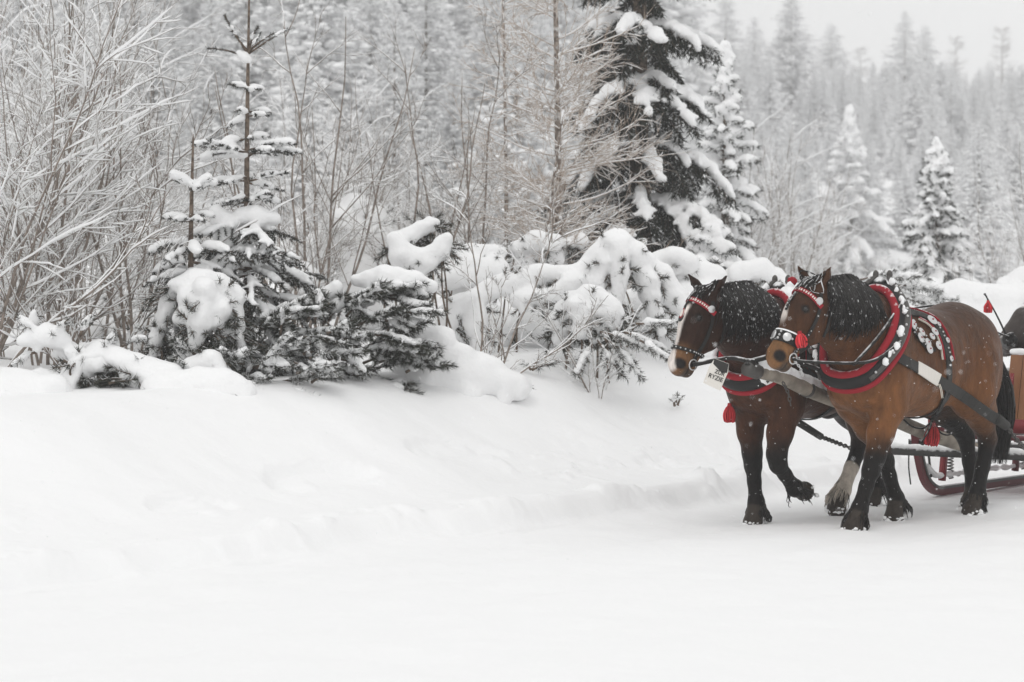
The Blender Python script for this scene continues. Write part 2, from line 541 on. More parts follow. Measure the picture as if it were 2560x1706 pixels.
# ------------------------------------------------------------------ vegetation materials
def needle_mat(name, c, frost=1.0):
    m = new_mat(name, c, 0.65, 0.2)
    n, l, b = nodes_of(m)
    g = n.new('ShaderNodeNewGeometry')
    hv = n.new('ShaderNodeHueSaturation'); hv.inputs['Color'].default_value = (*c, 1)
    mr = n.new('ShaderNodeMapRange'); mr.inputs['To Min'].default_value = 0.55; mr.inputs['To Max'].default_value = 1.6
    l.new(g.outputs['Random Per Island'], mr.inputs['Value']); l.new(mr.outputs[0], hv.inputs['Value'])
    return add_frost(m, hv.outputs['Color'], frost)
M['needle_dark'] = needle_mat('needles_dark', (0.022, 0.025, 0.019))
M['needle_pine'] = needle_mat('needles_pine', (0.029, 0.032, 0.022))
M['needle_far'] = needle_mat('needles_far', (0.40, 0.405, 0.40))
M['bark'], _bc = add_mottle(new_mat('bark', (0.12, 0.09, 0.07), 0.85, 0.15), (0.075, 0.056, 0.045), (0.20, 0.155, 0.12), 30)
add_snow_top(M['bark'], _bc, 0.55, 0.9, 24, 0.8, 1.0)
M['larch_bark'], _bc = add_mottle(new_mat('larch_bark', (0.2, 0.16, 0.13), 0.85, 0.15), (0.10, 0.078, 0.064), (0.34, 0.29, 0.25), 26)
add_snow_top(M['larch_bark'], _bc, 0.05, 0.5, 16, 1.6, 0.95)
M['twig'], _bc = add_mottle(new_mat('twig_bark', (0.2, 0.16, 0.14), 0.85, 0.15), (0.17, 0.145, 0.125), (0.32, 0.27, 0.235), 14)
add_snow_top(M['twig'], _bc, 0.45, 0.85, 20, 0.7, 0.95)
M['larch'], _bc = add_mottle(new_mat('larch_twig', (0.3, 0.24, 0.2), 0.85, 0.15), (0.36, 0.285, 0.23), (0.56, 0.465, 0.39), 10)
add_snow_top(M['larch'], _bc, 0.55, 0.95, 20, 0.7, 0.9)

def unit(v):
    return v / (np.linalg.norm(v, axis=-1, keepdims=True) + 1e-9)
def grow(P0, D0, L, m, curl, rng, lift=0.0):
    """n polylines of m points leaving P0 along D0"""
    n = len(P0); pts = [P0]; D = unit(D0.copy()); st = (np.broadcast_to(L, (n,)) / (m - 1))[:, None]
    for i in range(m - 1):
        pts.append(pts[-1] + D * st)
        D = D + rng.normal(size=(n, 3)) * curl; D[:, 2] += lift; D = unit(D)
    return np.stack(pts, 1)
def offshoots(Pl, per, t0, t1, ang, rng, flat=0.0):
    """starting points and directions of side shoots on polylines"""
    n, m, _ = Pl.shape
    i = np.repeat(np.arange(n), per); t = t0 + (t1 - t0) * rng.rand(len(i)); x = t * (m - 1); j = np.minimum(x.astype(int), m - 2); f = (x - j)[:, None]
    a, b = Pl[i, j], Pl[i, j + 1]
    d = unit(b - a); r = rng.normal(size=d.shape); r[:, 2] *= 1 - flat; r -= (r * d).sum(1, keepdims=True) * d; r = unit(r)
    an = ang * (0.7 + 0.6 * rng.rand(len(i), 1))
    return a + (b - a) * f, unit(d * np.cos(an) + r * np.sin(an)), i, t
def snow_on(mb, Pl, R, rng, gain=1.0, keep=1.0, k=4):
    """snow lying along the upper side of twigs that are not too steep"""
    if keep < 1: 
        s = rng.rand(len(Pl)) < keep; Pl, R = Pl[s], R[s]
    T = unit(np.gradient(Pl, axis=1)); hz = np.sqrt(np.clip(1 - T[..., 2] ** 2, 0, 1))
    lump = 0.75 + 0.5 * rng.rand(*R.shape)
    r = (R * 0.75 + 0.0035 * gain) * np.clip((hz - 0.25) * 1.5, 0.02, 1) * lump
    r[:, 0] *= 0.4; r[:, -1] *= 0.3
    Q = Pl.copy(); Q[..., 2] += R * 0.5 + r * 0.65
    tubes(mb, Q, r, k)

# ------------------------------------------------------------------ leafless shrubs
def shrub_meshes(seed, stems, H, spread, dens=1.0, lean=(0, 0), thick=0.7, gain=3.0):
    rng = np.random.RandomState(seed)
    a = rng.rand(stems) * 6.283; r = spread * (0.3 + 0.9 * rng.rand(stems))
    D = np.c_[np.cos(a) * r + lean[0], np.sin(a) * r + lean[1], np.ones(stems)]
    P0 = np.c_[0.22 * spread * np.cos(a), 0.22 * spread * np.sin(a), np.full(stems, -0.1)]
    L0 = H * (0.65 + 0.5 * rng.rand(stems))
    A = grow(P0, D, L0, 12, 0.07, rng, 0.015)
    RA = (0.017 * thick * (L0 / 3.0))[:, None] * np.linspace(1, 0.22, 12)[None]
    st, tw, sn = MB(), MB(), MB()
    tubes(st, A, RA, 6)
    p, d, i, t = offshoots(A, max(1, int(9 * dens)), 0.12, 0.97, 0.62, rng)
    L1 = L0[i] * (0.42 - 0.22 * t) * (0.6 + 0.7 * rng.rand(len(i)))
    B = grow(p, d, L1, 8, 0.09, rng, 0.02); RB = (0.0075 * thick * np.sqrt(L1))[:, None] * np.linspace(1, 0.3, 8)[None]
    tubes(tw, B, RB, 4)
    p, d, i, t = offshoots(B, max(1, int(6 * dens)), 0.1, 0.98, 0.62, rng)
    L2 = L1[i] * (0.5 - 0.2 * t) * (0.6 + 0.7 * rng.rand(len(i)))
    Cc = grow(p, d, L2, 5, 0.11, rng, 0.02); RC = np.full(len(i), 0.0036 * thick)[:, None] * np.linspace(1, 0.45, 5)[None]
    tubes(tw, Cc, RC, 3, cap=False)
    p, d, i, t = offshoots(Cc, 2, 0.15, 0.95, 0.6, rng)
    L3 = L2[i] * 0.5 * (0.5 + 0.8 * rng.rand(len(i)))
    Dd = grow(p, d, L3, 4, 0.10, rng, 0.01); RD = np.full(len(i), 0.0026 * thick)[:, None] * np.linspace(1, 0.5, 4)[None]
    tubes(tw, Dd, RD, 3, cap=False)
    snow_on(sn, A, RA, rng, gain); snow_on(sn, B, RB, rng, gain); snow_on(sn, Cc, RC, rng, gain * 0.8, 0.9, 3); snow_on(sn, Dd, RD, rng, gain * 0.7, 0.7, 3)
    return st.mesh('stems'), tw.mesh('twigs'), sn.mesh('twig_snow')
SHRUBS = [shrub_meshes(31, 7, 3.0, 0.55, 1.0), shrub_meshes(32, 9, 3.4, 0.42, 1.0), shrub_meshes(33, 6, 2.6, 0.8, 0.9), shrub_meshes(34, 10, 3.2, 0.30, 0.9), shrub_meshes(35, 5, 2.4, 0.7, 0.8, (0.35, 0), 1.2, 1.5), shrub_meshes(36, 4, 4.2, 0.22, 0.9), shrub_meshes(37, 4, 3.4, 0.34, 0.75, (0, 0), 1.0, 0.7)]
for st, tw, sn in SHRUBS:
    st.materials.append(M['twig']); tw.materials.append(M['twig']); sn.materials.append(M['snow_soft'])
def shrub(px, Y, which, sc, rz, label, group=None, name='bare_shrub', dz=0.0, tilt=(0, 0)):
    X = (px - 1280) / FPX * Y
    r = empty(name, (X, Y, hgt(X, Y) + dz), rz); r.scale = (sc, sc, sc); r.rotation_euler = (tilt[0], tilt[1], rz)
    st, tw, sn = SHRUBS[which]
    obj('stem', st, None, r); obj('twig', tw, None, r); obj('twig_snow', sn, None, r)
    return tag(r, label, 'shrub', group)

# ------------------------------------------------------------------ conifers built bough by bough
class Conifer:
    def __init__(self, seed):
        self.rng = np.random.RandomState(seed); self.wood, self.fol, self.snow = MB(), MB(), []
        self.nl, self.nw, self.nd, self.sp, self.fr, self.up = 0.03, 0.005, 260, 0.75, 0.15, 0.0
        self.bare = 0.0
    def trunk(self, pts, r, k=8, m=14):
        tubes(self.wood, smooth_path(pts, m)[None], np.interp(np.linspace(0, 1, m), np.linspace(0, 1, len(r)), r)[None], k)
    def bough(self, p0, az, el, L, droop=0.3, twigs=10, tw_len=0.4, hang=0.4, snow_r=0.05, snow_p=0.8, r0=0.012, upturn=0.0, tsnow=0.6):
        rng = self.rng
        d = np.array([math.cos(az) * math.cos(el), math.sin(az) * math.cos(el), math.sin(el)])
        m = 7; pts = [np.asarray(p0, float)]
        for i in range(m - 1):
            pts.append(pts[-1] + d * L / (m - 1)); f = i / (m - 2)
            d = d + rng.normal(size=3) * 0.07; d[2] += -droop / (m - 1) * 1.6 + upturn * f / (m - 1) * 2; d /= np.linalg.norm(d)
        A = np.array(pts)
        tubes(self.wood, A[None], np.linspace(r0, r0 * 0.25, m)[None], 5)
        lat = np.array([-math.sin(az), math.cos(az), 0])
        tws = []
        for j in range(twigs):
            t = 0.18 + 0.8 * (j + rng.rand()) / twigs; x = t * (m - 1); i = min(int(x), m - 2); q = A[i] + (A[i + 1] - A[i]) * (x - i)
            ax = unit(A[i + 1] - A[i]); s = 1 if j % 2 else -1
            an = 0.75 + 0.35 * rng.rand(); dd = ax * math.cos(an) + lat * s * math.sin(an) + np.array([0, 0, -hang * rng.rand()])
            l = L * tw_len * (1.05 - 0.7 * t) * (0.7 + 0.6 * rng.rand())
            e = unit(dd); q1 = q + e * l * 0.5; e2 = unit(e + np.array([0, 0, -hang * 0.7])); q2 = q1 + e2 * l * 0.5
            tws.append(np.stack([q, q1, q2]))
            if rng.rand() < tsnow and snow_r > 0:
                sr = snow_r * (0.5 + 0.4 * rng.rand()); hz_ = np.array([e[0], e[1], 0.0]) * min(l, 0.28) * (0.35 + 0.5 * rng.rand()); self.snow.append((q + [0, 0, sr * 0.5], q + hz_ + [0, 0, -0.25 * np.linalg.norm(hz_) + sr * 0.2], sr, sr * 0.55))
        if tws:
            T = np.array(tws); tubes(self.wood, T, np.tile([r0 * 0.35, r0 * 0.25, r0 * 0.15], (len(T), 1)), 3)
            P1, D1 = along(T, self.nd, rng); needles(self.fol, P1, D1, self.nl, self.nw, self.sp, rng, self.fr, self.up)
        P1, D1 = along(A[None, 1:] if self.bare == 0 else A[None, 2:], self.nd, rng); needles(self.fol, P1, D1, self.nl, self.nw, self.sp, rng, self.fr, self.up)
        if snow_r > 0:
            for i in range(1, m - 1):
                if rng.rand() < snow_p:
                    sr = snow_r * (0.5 + 0.55 * rng.rand()) * (1.0 if i < m - 2 else 0.7) * (0.6 if i < 2 else 1.0)
                    self.snow.append((A[i] + [0, 0, sr * 0.75], A[i + 1] + [0, 0, sr * 0.55], sr, sr * 0.8))
        return A
    def tuft(self, p, d, L, n=60, nl=0.06, nw=0.005, spread=0.6, frost=0.2):
        """one bottle-brush shoot"""
        rng = self.rng; d = unit(np.asarray(d, float)); A = np.stack([p, p + d * L])[None]
        P1, D1 = along(A, n / L, rng); needles(self.fol, P1, D1, nl, nw, spread, rng, frost)
        tubes(self.wood, A, np.array([[0.008, 0.004]]), 4)
    def finish(self, root, foliage='needle_dark', h=0.03, k=0.04, amp=0.012, freq=9, wood='bark', it=1, wname='trunk'):
        o = np.array(root.location)
        if self.wood.n: self.wood.build(wname, M[wood], root, origin=o)
        if self.fol.n: self.fol.build('needles', M[foliage], root, smooth=False, origin=o)
        if self.snow:
            V, Q = snow_shape(self.snow, h, k, amp, freq, it); mb = MB(); mb.add(V - o, q=Q); mb.build('snow_load', M['snow'], root)

def tall_spruce(c, base, H, R, levels, per, el_top=0.6, el_bot=-0.25, droop=0.35, tiers=0, **kw):
    """fills a Conifer with whorls from the ground up"""
    rng = c.rng; base = np.asarray(base, float)
    c.trunk([base + [0, 0, -0.2], base + [0, 0, H * 0.5], base + [0, 0, H]], [0.022 * H ** 0.9, 0.012 * H ** 0.9, 0.006])
    n = levels * per
    for i in range(n):
        f = (i + 0.3 + rng.rand()) / (n + 1); z = H * (0.05 + 0.93 * f)
        if tiers: f = (math.floor(f * tiers) + 0.28 * rng.rand()) / tiers; z = H * (0.05 + 0.93 * f)
        L = R * (1 - f) ** 0.85 + 0.06
        az = i * 2.39996 + rng.normal() * 0.25
        c.bough(base + [0, 0, z], az, el_bot + (el_top - el_bot) * f ** 1.3 + rng.normal() * 0.12, L * (0.6 + 0.6 * rng.rand()), droop * (1 - 0.6 * f), **{k: (v(f) if callable(v) else v) for k, v in kw.items()})

# ---- the dark spruce behind the larch
Yd = 28.0; Xd = (1600 - 1280) / FPX * Yd
root = empty('spruce_tree', (Xd, Yd, hgt(Xd, Yd))); tag(root, 'tall dark spruce with thick snow on drooping boughs behind the bare larch', 'tree')
c = Conifer(41); c.nl, c.nw, c.nd, c.sp, c.fr = 0.085, 0.015, 150, 0.8, 0.05
tall_spruce(c, (Xd, Yd, root.location[2]), 7.4, 1.42, 12, 10, 0.4, -0.12, 0.75, tiers=10, twigs=20, tw_len=0.40, hang=1.4, snow_r=lambda f: 0.078 - 0.02 * f, snow_p=0.92, r0=0.02, tsnow=0.8)
tall_spruce(c, (Xd, Yd, root.location[2]), 7.0, 1.05, 11, 8, 0.3, -0.3, 0.9, twigs=16, tw_len=0.5, hang=2.2, snow_r=0.0, snow_p=0.0, r0=0.015, tsnow=0.0)
c.finish(root, 'needle_dark', 0.032, 0.035, 0.026, 9)

# ---- other single spruces of the middle distance
def mid_spruce(px, Y, top, R, levels, per, label, seed, snow=0.06, fr=0.3, dz=0.0, nd=90, nl=0.07, nw=0.014, mat='needle_dark', tsnow=0.7, h=0.035, twigs=9):
    X = (px - 1280) / FPX * Y; z = hgt(X, Y) + dz; H = P(px, top, Y)[2] - z
    root = empty('spruce_tree', (X, Y, z)); tag(root, label, 'tree')
    c = Conifer(seed); c.nl, c.nw, c.nd, c.sp, c.fr = nl, nw, nd, 0.8, fr
    tall_spruce(c, (X, Y, z), H, R, levels, per, 0.7, -0.1, 0.45, twigs=twigs, tw_len=0.42, hang=0.5, snow_r=lambda f: snow * (1.1 - 0.5 * f), snow_p=0.85, r0=0.015, tsnow=tsnow)
    c.finish(root, mat, h, 0.05, 0.015, 7)
    return root
mid_spruce(1812, 33, 95, 0.72, 16, 6, 'slim young spruce heavy with snow just beside the tall dark spruce', 51, 0.07, 0.2, 0.0, 130, tsnow=0.6)
mid_spruce(2342, 40, 345, 0.72, 20, 7, 'slim snowy spruce with dark inner needles above the near horse rump', 52, 0.065, 0.12, 0.0, 150, twigs=10, tsnow=0.5)
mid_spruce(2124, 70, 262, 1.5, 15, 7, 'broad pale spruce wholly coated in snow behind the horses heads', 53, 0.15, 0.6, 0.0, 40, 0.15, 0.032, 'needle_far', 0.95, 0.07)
mid_spruce(1775, 27.0, 560, 0.8, 6, 6, 'low snowed-under spruce at the foot of the dark spruce', 54, 0.085, 0.12, 0.0, 170, 0.07, 0.012, 'needle_dark', 0.5)
mid_spruce(1545, 26.0, 575, 0.8, 5, 6, 'squat spruce sapling below the dark spruce, boughs half buried', 55, 0.085, 0.12, 0.0, 170, 0.07, 0.012, 'needle_dark', 0.5)

# ---- the two bare larches
def larch(px, Y, H, label, seed, r=0.05, n=130, lean=0.0, blen=1.0):
    rng = np.random.RandomState(seed); X = (px - 1280) / FPX * Y; z = hgt(X, Y)
    root = empty('larch_tree', (X, Y, z)); tag(root, label, 'tree')
    tk = smooth_path([(0, 0, -0.2), (lean * 0.4 + 0.02, 0, H * 0.4), (lean, 0, H)], 24)
    mb = MB(); tubes(mb, tk[None], np.linspace(r, r * 0.3, 24)[None], 8); mb.build('trunk', M['larch_bark'], root)
    t = 0.05 + 0.93 * rng.rand(n); P0 = np.stack([np.interp(t, np.linspace(0, 1, 24), tk[:, i]) for i in range(3)], 1)
    a = rng.rand(n) * 6.283; el = -0.1 + 0.75 * t
    D = np.c_[np.cos(a) * np.cos(el), np.sin(a) * np.cos(el), np.sin(el)]
    L = blen * (1.25 - 0.85 * t) * (0.6 + 0.5 * rng.rand(n))
    B = grow(P0, D, L, 9, 0.06, rng, 0.045); RB = (0.006 * np.sqrt(L))[:, None] * np.linspace(1, 0.3, 9)[None]
    tw, sn = MB(), MB(); tubes(tw, B, RB, 4)
    p, d, i, tt = offshoots(B, 9, 0.15, 0.98, 0.7, rng); L2 = L[i] * (0.42 - 0.2 * tt) * (0.6 + 0.7 * rng.rand(len(i)))
    Cc = grow(p, d, L2, 5, 0.08, rng, 0.03); RC = np.full(len(i), 0.0036)[:, None] * np.linspace(1, 0.5, 5)[None]; tubes(tw, Cc, RC, 3, cap=False)
    p, d, i, tt = offshoots(Cc, 3, 0.1, 0.95, 0.7, rng); L3 = L2[i] * 0.6 * (0.5 + 0.8 * rng.rand(len(i)))
    Dd = grow(p, d, L3, 4, 0.08, rng, 0.02); RD = np.full(len(i), 0.0027)[:, None] * np.linspace(1, 0.5, 4)[None]; tubes(tw, Dd, RD, 3, cap=False)
    snow_on(sn, B, RB, rng, 1.2, 0.85); snow_on(sn, Cc, RC, rng, 0.9, 0.6, 3); snow_on(sn, Dd, RD, rng, 0.7, 0.4, 3)
    m = 60; u = rng.rand(m); C = np.stack([np.interp(u, np.linspace(0, 1, 24), tk[:, i]) for i in range(3)], 1); aa = rng.rand(m) * 6.28
    rr = r * (1 - 0.75 * u); blobs(sn, C + np.c_[np.cos(aa) * rr, np.sin(aa) * rr, np.zeros(m)], np.c_[rr * 0.5, rr * 0.5, 0.02 + 0.03 * rng.rand(m)], rng, ICO1, 0.2)
    tw.build('branch', M['larch'], root); sn.build('branch_snow', M['snow_soft'], root)
    return root
larch(1398, 25.0, 6.2, 'bare larch with a dark straight trunk and fine beige twigs', 61, 0.046, 150, -0.10, 1.2)
larch(1268, 27.0, 6.4, 'thinner bare larch standing left of the dark-trunked larch', 62, 0.027, 80, -0.12, 0.75)
larch(1320, 24.0, 2.3, 'crooked leafless larch sapling leaning between the two bare larches', 63, 0.034, 50, 0.35, 0.8)

# ------------------------------------------------------------------ the far wood
def far_spruce_meshes(seed, H, R, levels, per, snow=1.0, tri=2):
    rng = np.random.RandomState(seed); fo, sn, tk = MB(), MB(), MB()
    tubes(tk, np.array([[(0, 0, -0.5), (0, 0, H * 0.5), (0, 0, H)]]), np.array([[0.006 * H, 0.004 * H, 0.01]]), 5)
    for i in range(levels):
        f = (i + 0.2) / levels; z = H * (0.05 + 0.94 * f); L = R * (1 - f) ** 0.8 + 0.05 * R
        for j in range(per):
            az = 6.283 * (j + rng.rand()) / per + i; l = L * (0.7 + 0.5 * rng.rand()); el = -0.25 + 0.7 * f + rng.normal() * 0.24
            d = np.array([math.cos(az) * math.cos(el), math.sin(az) * math.cos(el), math.sin(el)])
            t = np.linspace(0.1, 1, 5)[:, None]; A = np.array([0, 0, z]) + d * t * l + np.array([0, 0, -0.28]) * l * t ** 2
            P1, D1 = along(A[None], 26, rng); D1 = unit(D1 + rng.normal(size=D1.shape) * 0.5 + [0, 0, -0.5])
            needles(fo, P1, D1, 0.34 * (0.5 + 0.5 * l / R), 0.085, 0.6, rng, 0.80)
            nb = 6; u = (np.arange(nb) + rng.rand(nb)) / nb; Bc = np.stack([np.interp(u, np.linspace(0, 1, 5), A[:, q]) for q in range(3)], 1)
            keep = rng.rand(nb) < 0.8
            sz = l * (0.20 + 0.06 * rng.rand(nb)); S = np.c_[sz * 0.66, sz * 0.48, sz * 0.34] * snow * (0.6 + 0.7 * rng.rand(nb, 1))
            blobs(sn, (Bc + [0, 0, 0.03 * l] + rng.normal(size=Bc.shape) * 0.08 * l)[keep], S[keep], rng, ICO1, 0.18, rotz=np.full(keep.sum(), az), pitch=np.full(keep.sum(), el - 0.25))
    out = tk.mesh('trunk'), fo.mesh('needles', smooth=False), sn.mesh('snow_load')
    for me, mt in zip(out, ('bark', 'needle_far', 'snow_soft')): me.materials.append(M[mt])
    return out
FARS = [far_spruce_meshes(71, 15, 2.9, 36, 8, 0.85), far_spruce_meshes(72, 18, 3.3, 42, 8, 0.75), far_spruce_meshes(73, 12, 2.7, 30, 8, 0.95), far_spruce_meshes(74, 20, 3.1, 46, 7, 0.62), far_spruce_meshes(75, 16, 2.6, 42, 7, 0.72)]
def far_larch_mesh(seed, H):
    rng = np.random.RandomState(seed); tk, sn = MB(), MB()
    tubes(tk, np.array([[(0, 0, -0.5), (0.05, 0, H * 0.5), (0, 0, H)]]), np.array([[0.007 * H, 0.0045 * H, 0.015]]), 6)
    n = 150; t = 0.15 + 0.84 * rng.rand(n); a = rng.rand(n) * 6.283; el = -0.25 + 0.6 * t
    B = grow(np.c_[np.zeros((n, 2)), t * H], np.c_[np.cos(a) * np.cos(el), np.sin(a) * np.cos(el), np.sin(el)], H * 0.16 * (1.25 - t) * (0.6 + 0.6 * rng.rand(n)), 7, 0.07, rng, 0.05)
    tw = MB(); tubes(tw, B, np.tile(np.linspace(0.028, 0.01, 7), (n, 1)), 3)
    p, d, i, tt = offshoots(B, 7, 0.15, 0.95, 0.7, rng); Cc = grow(p, d, 0.5 * (0.5 + rng.rand(len(i))), 3, 0.1, rng); tubes(tw, Cc, np.tile([0.014, 0.012, 0.008], (len(i), 1)), 3, cap=False)
    snow_on(sn, B, np.tile(np.linspace(0.03, 0.01, 7), (n, 1)), rng, 5); snow_on(sn, Cc, np.tile([0.016, 0.014, 0.01], (len(i), 1)), rng, 3, 0.6, 3)
    out = tk.mesh('trunk'), tw.mesh('branch'), sn.mesh('branch_snow')
    for me, mt in zip(out, ('bark', 'twig', 'snow_soft')): me.materials.append(M[mt])
    return out
FARL = [far_larch_mesh(81, 16), far_larch_mesh(82, 19)]
def far_tree(px, py_top, Y, meshes, H0, label, group=None, rz=0.0, name='spruce_tree', wide=1.0):
    X = (px - 1280) / FPX * Y; z = hgt(X, Y); top = CAMZ - (py_top - HOR) / FPX * Y
    s = (top - z) / H0
    r = empty(name, (X, Y, z), rz); r.scale = (s * wide * 1.45, s * wide * 1.45, s)
    nm = ('trunk', 'needles', 'snow_load') if name == 'spruce_tree' else ('trunk', 'branch', 'branch_snow')
    for q, me in zip(nm, meshes): obj(q, me, None, r)
    return tag(r, label, 'tree', group)
TL = 'trees of the hazy skyline'
far_tree(2262, 22, 300, FARS[3], 20, 'tallest dark hazy spruce standing against the white sky', TL, 0.4, wide=1.35)
far_tree(2312, 60, 330, FARS[4], 16, 'thin hazy spruce close beside the tallest skyline spruce', TL, 2.0, wide=1.35)
far_tree(1978, -20, 240, FARS[1], 18, 'large hazy spruce whose tip leaves the picture above the horses heads', TL, 1.2, wide=1.35)
far_tree(1886, 40, 384, FARS[4], 16, 'small hazy spruce tip between two larger spruces on the skyline', TL, 3.0, wide=1.35)
far_tree(2078, 55, 406, FARS[0], 15, 'faint broad spruce on the skyline left of the sky gap', TL, 0.9, wide=1.35)
far_tree(1815, -30, 358, FARS[3], 20, 'hazy spruce rising directly behind the slim young spruce', TL, 5.0, wide=1.35)
far_tree(1690, -60, 364, FARS[0], 15, 'hazy spruce partly hidden by the crown of the tall dark spruce', TL, 4.2, wide=1.35)
far_tree(2388, 95, 417, FARL[0], 16, 'faint leafless larch on the skyline right of the sky gap', TL, 0.3, 'larch_tree')
far_tree(2505, 70, 375, FARL[1], 19, 'tall hazy bare larch near the picture edge', TL, 1.3, 'larch_tree')
far_tree(2152, 120, 423, FARL[0], 16, 'faint bare larch just left of the tallest skyline spruce', TL, 2.3, 'larch_tree')
far_tree(2330, 215, 140, FARS[4], 16, 'middle-distance spruce behind the slim spruce above the rump', TL, 2.6, wide=0.95)
far_tree(2405, 230, 165, FARS[1], 18, 'snowy spruce right of the slim spruce, in front of the bare larches', TL, 2.2)
far_tree(2235, 330, 135, FARS[2], 12, 'rounded snowy spruce between the pale spruce and the slim spruce', TL, 0.2)
far_tree(2470, 245, 160, FARS[0], 15, 'hazy spruce below the tall bare larch near the picture edge', TL, 3.3)
far_tree(2545, 330, 150, FARS[2], 12, 'rounded hazy spruce cut by the picture edge', TL, 1.9)
far_tree(2035, 180, 160, FARS[1], 18, 'snowy spruce rising behind the broad pale spruce', TL, 4.4)
far_tree(1925, 150, 140, FARS[0], 15, 'snow-loaded spruce behind the leafless saplings', TL, 5.4)
far_tree(1220, -60, 150, FARS[1], 18, 'large snowy spruce behind the thin bare larch', None, 1.0)
far_tree(1085, -120, 140, FARS[0], 15, 'large blurred spruce with layered snowy boughs left of the larches', None, 2.0)
# the wood behind: reads as one mass, one object of scattered trees
rng = np.random.RandomState(91)
pts = []; cells = {}
for k in range(4200):
    Y = 100 + 500 * rng.rand() ** 0.75 if k % 4 else 60 + 50 * rng.rand(); px = -250 + 3060 * rng.rand(); X = (px - 1280) / FPX * Y
    s, w = sw(X, Y)
    if w < 13: continue
    if px > 1700 and Y < 170 and rng.rand() < 0.5: continue
    ck = (int(X // 5), int(Y // 5))
    rr_ = 2.6 + 0.006 * Y
    if all((X - a) ** 2 + (Y - b) ** 2 > rr_ ** 2 for i_ in (-1, 0, 1) for j_ in (-1, 0, 1) for a, b in cells.get((ck[0] + i_, ck[1] + j_), ())):
        cells.setdefault(ck, []).append((X, Y)); pts.append((X, Y, hgt(X, Y), px))
    if len(pts) > 2200: break
mb = bpy.data.meshes.new('forest'); mb.from_pydata([p[:3] for p in pts], [], [])
kind = rng.randint(0, 5, len(pts)).astype(np.int32)
scl = []
Hs = [15, 18, 12, 20, 16]
for (X, Y, z, px), kd in zip(pts, kind):
    hgt_ = 14 + 11 * rng.rand() if Y > 150 else (7 + 8 * rng.rand() if Y > 105 else 3.5 + 4.5 * rng.rand())
    if px > 1650:                       # lower towards the gap of sky
        top = CAMZ + (HOR - ((150 + 130 * rng.rand()) if Y > 150 else (300 + 200 * rng.rand()))) / FPX * Y; hgt_ = max(3.0, min(hgt_, top - z))
    scl.append(hgt_ / Hs[kd])
for nm, tp, val in (('kind', 'INT', kind), ('tree_scale', 'FLOAT', np.array(scl, np.float32)), ('turn', 'FLOAT', (rng.rand(len(pts)) * 6.28).astype(np.float32))):
    a = mb.attributes.new(nm, tp, 'POINT'); a.data.foreach_set('value', val)
forest = bpy.data.objects.new('forest', mb); COL.objects.link(forest)
tag(forest, 'blurred mass of snowy conifers covering the hillside', 'forest', kind='stuff')
ng = bpy.data.node_groups.new('forest_trees', 'GeometryNodeTree')
ng.interface.new_socket('Geometry', in_out='INPUT', socket_type='NodeSocketGeometry'); ng.interface.new_socket('Geometry', in_out='OUTPUT', socket_type='NodeSocketGeometry')
gi, go = ng.nodes.new('NodeGroupInput'), ng.nodes.new('NodeGroupOutput')
jo = ng.nodes.new('GeometryNodeJoinGeometry')
# one copy of each kind already standing in view serves as the pattern
samples = {}
for o in list(bpy.data.objects):
    if o.type == 'MESH':
        for k, ms in enumerate(FARS):
            if o.data in ms and (k, ms.index(o.data)) not in samples: samples[(k, ms.index(o.data))] = o
at = lambda n, t: (lambda x: (setattr(x, 'data_type', t), x.inputs['Name'].__setattr__('default_value', n), x)[2])(ng.nodes.new('GeometryNodeInputNamedAttribute'))
ak, as_, ar = at('kind', 'INT'), at('tree_scale', 'FLOAT'), at('turn', 'FLOAT')
sv_ = ng.nodes.new('ShaderNodeVectorMath'); sv_.operation = 'SCALE'; sv_.inputs[0].default_value = (1.5, 1.5, 1.0); ng.links.new(as_.outputs[0], sv_.inputs['Scale'])
cx_ = ng.nodes.new('ShaderNodeCombineXYZ'); ng.links.new(ar.outputs[0], cx_.inputs[2])
for (k, i), o in samples.items():
    oi = ng.nodes.new('GeometryNodeObjectInfo'); oi.inputs['Object'].default_value = o; oi.inputs['As Instance'].default_value = True; oi.transform_space = 'ORIGINAL'
    ip = ng.nodes.new('GeometryNodeInstanceOnPoints'); cm = ng.nodes.new('FunctionNodeCompare'); cm.data_type = 'INT'; cm.operation = 'EQUAL'
    ng.links.new(ak.outputs[0], cm.inputs[2]); cm.inputs[3].default_value = k
    ng.links.new(gi.outputs[0], ip.inputs['Points']); ng.links.new(cm.outputs[0], ip.inputs['Selection']); ng.links.new(oi.outputs['Geometry'], ip.inputs['Instance'])
    ng.links.new(cx_.outputs[0], ip.inputs['Rotation']); ng.links.new(sv_.outputs[0], ip.inputs['Scale']); ng.links.new(ip.outputs[0], jo.inputs[0])
ng.links.new(jo.outputs[0], go.inputs[0])
md = forest.modifiers.new('trees', 'NODES'); md.node_group = ng

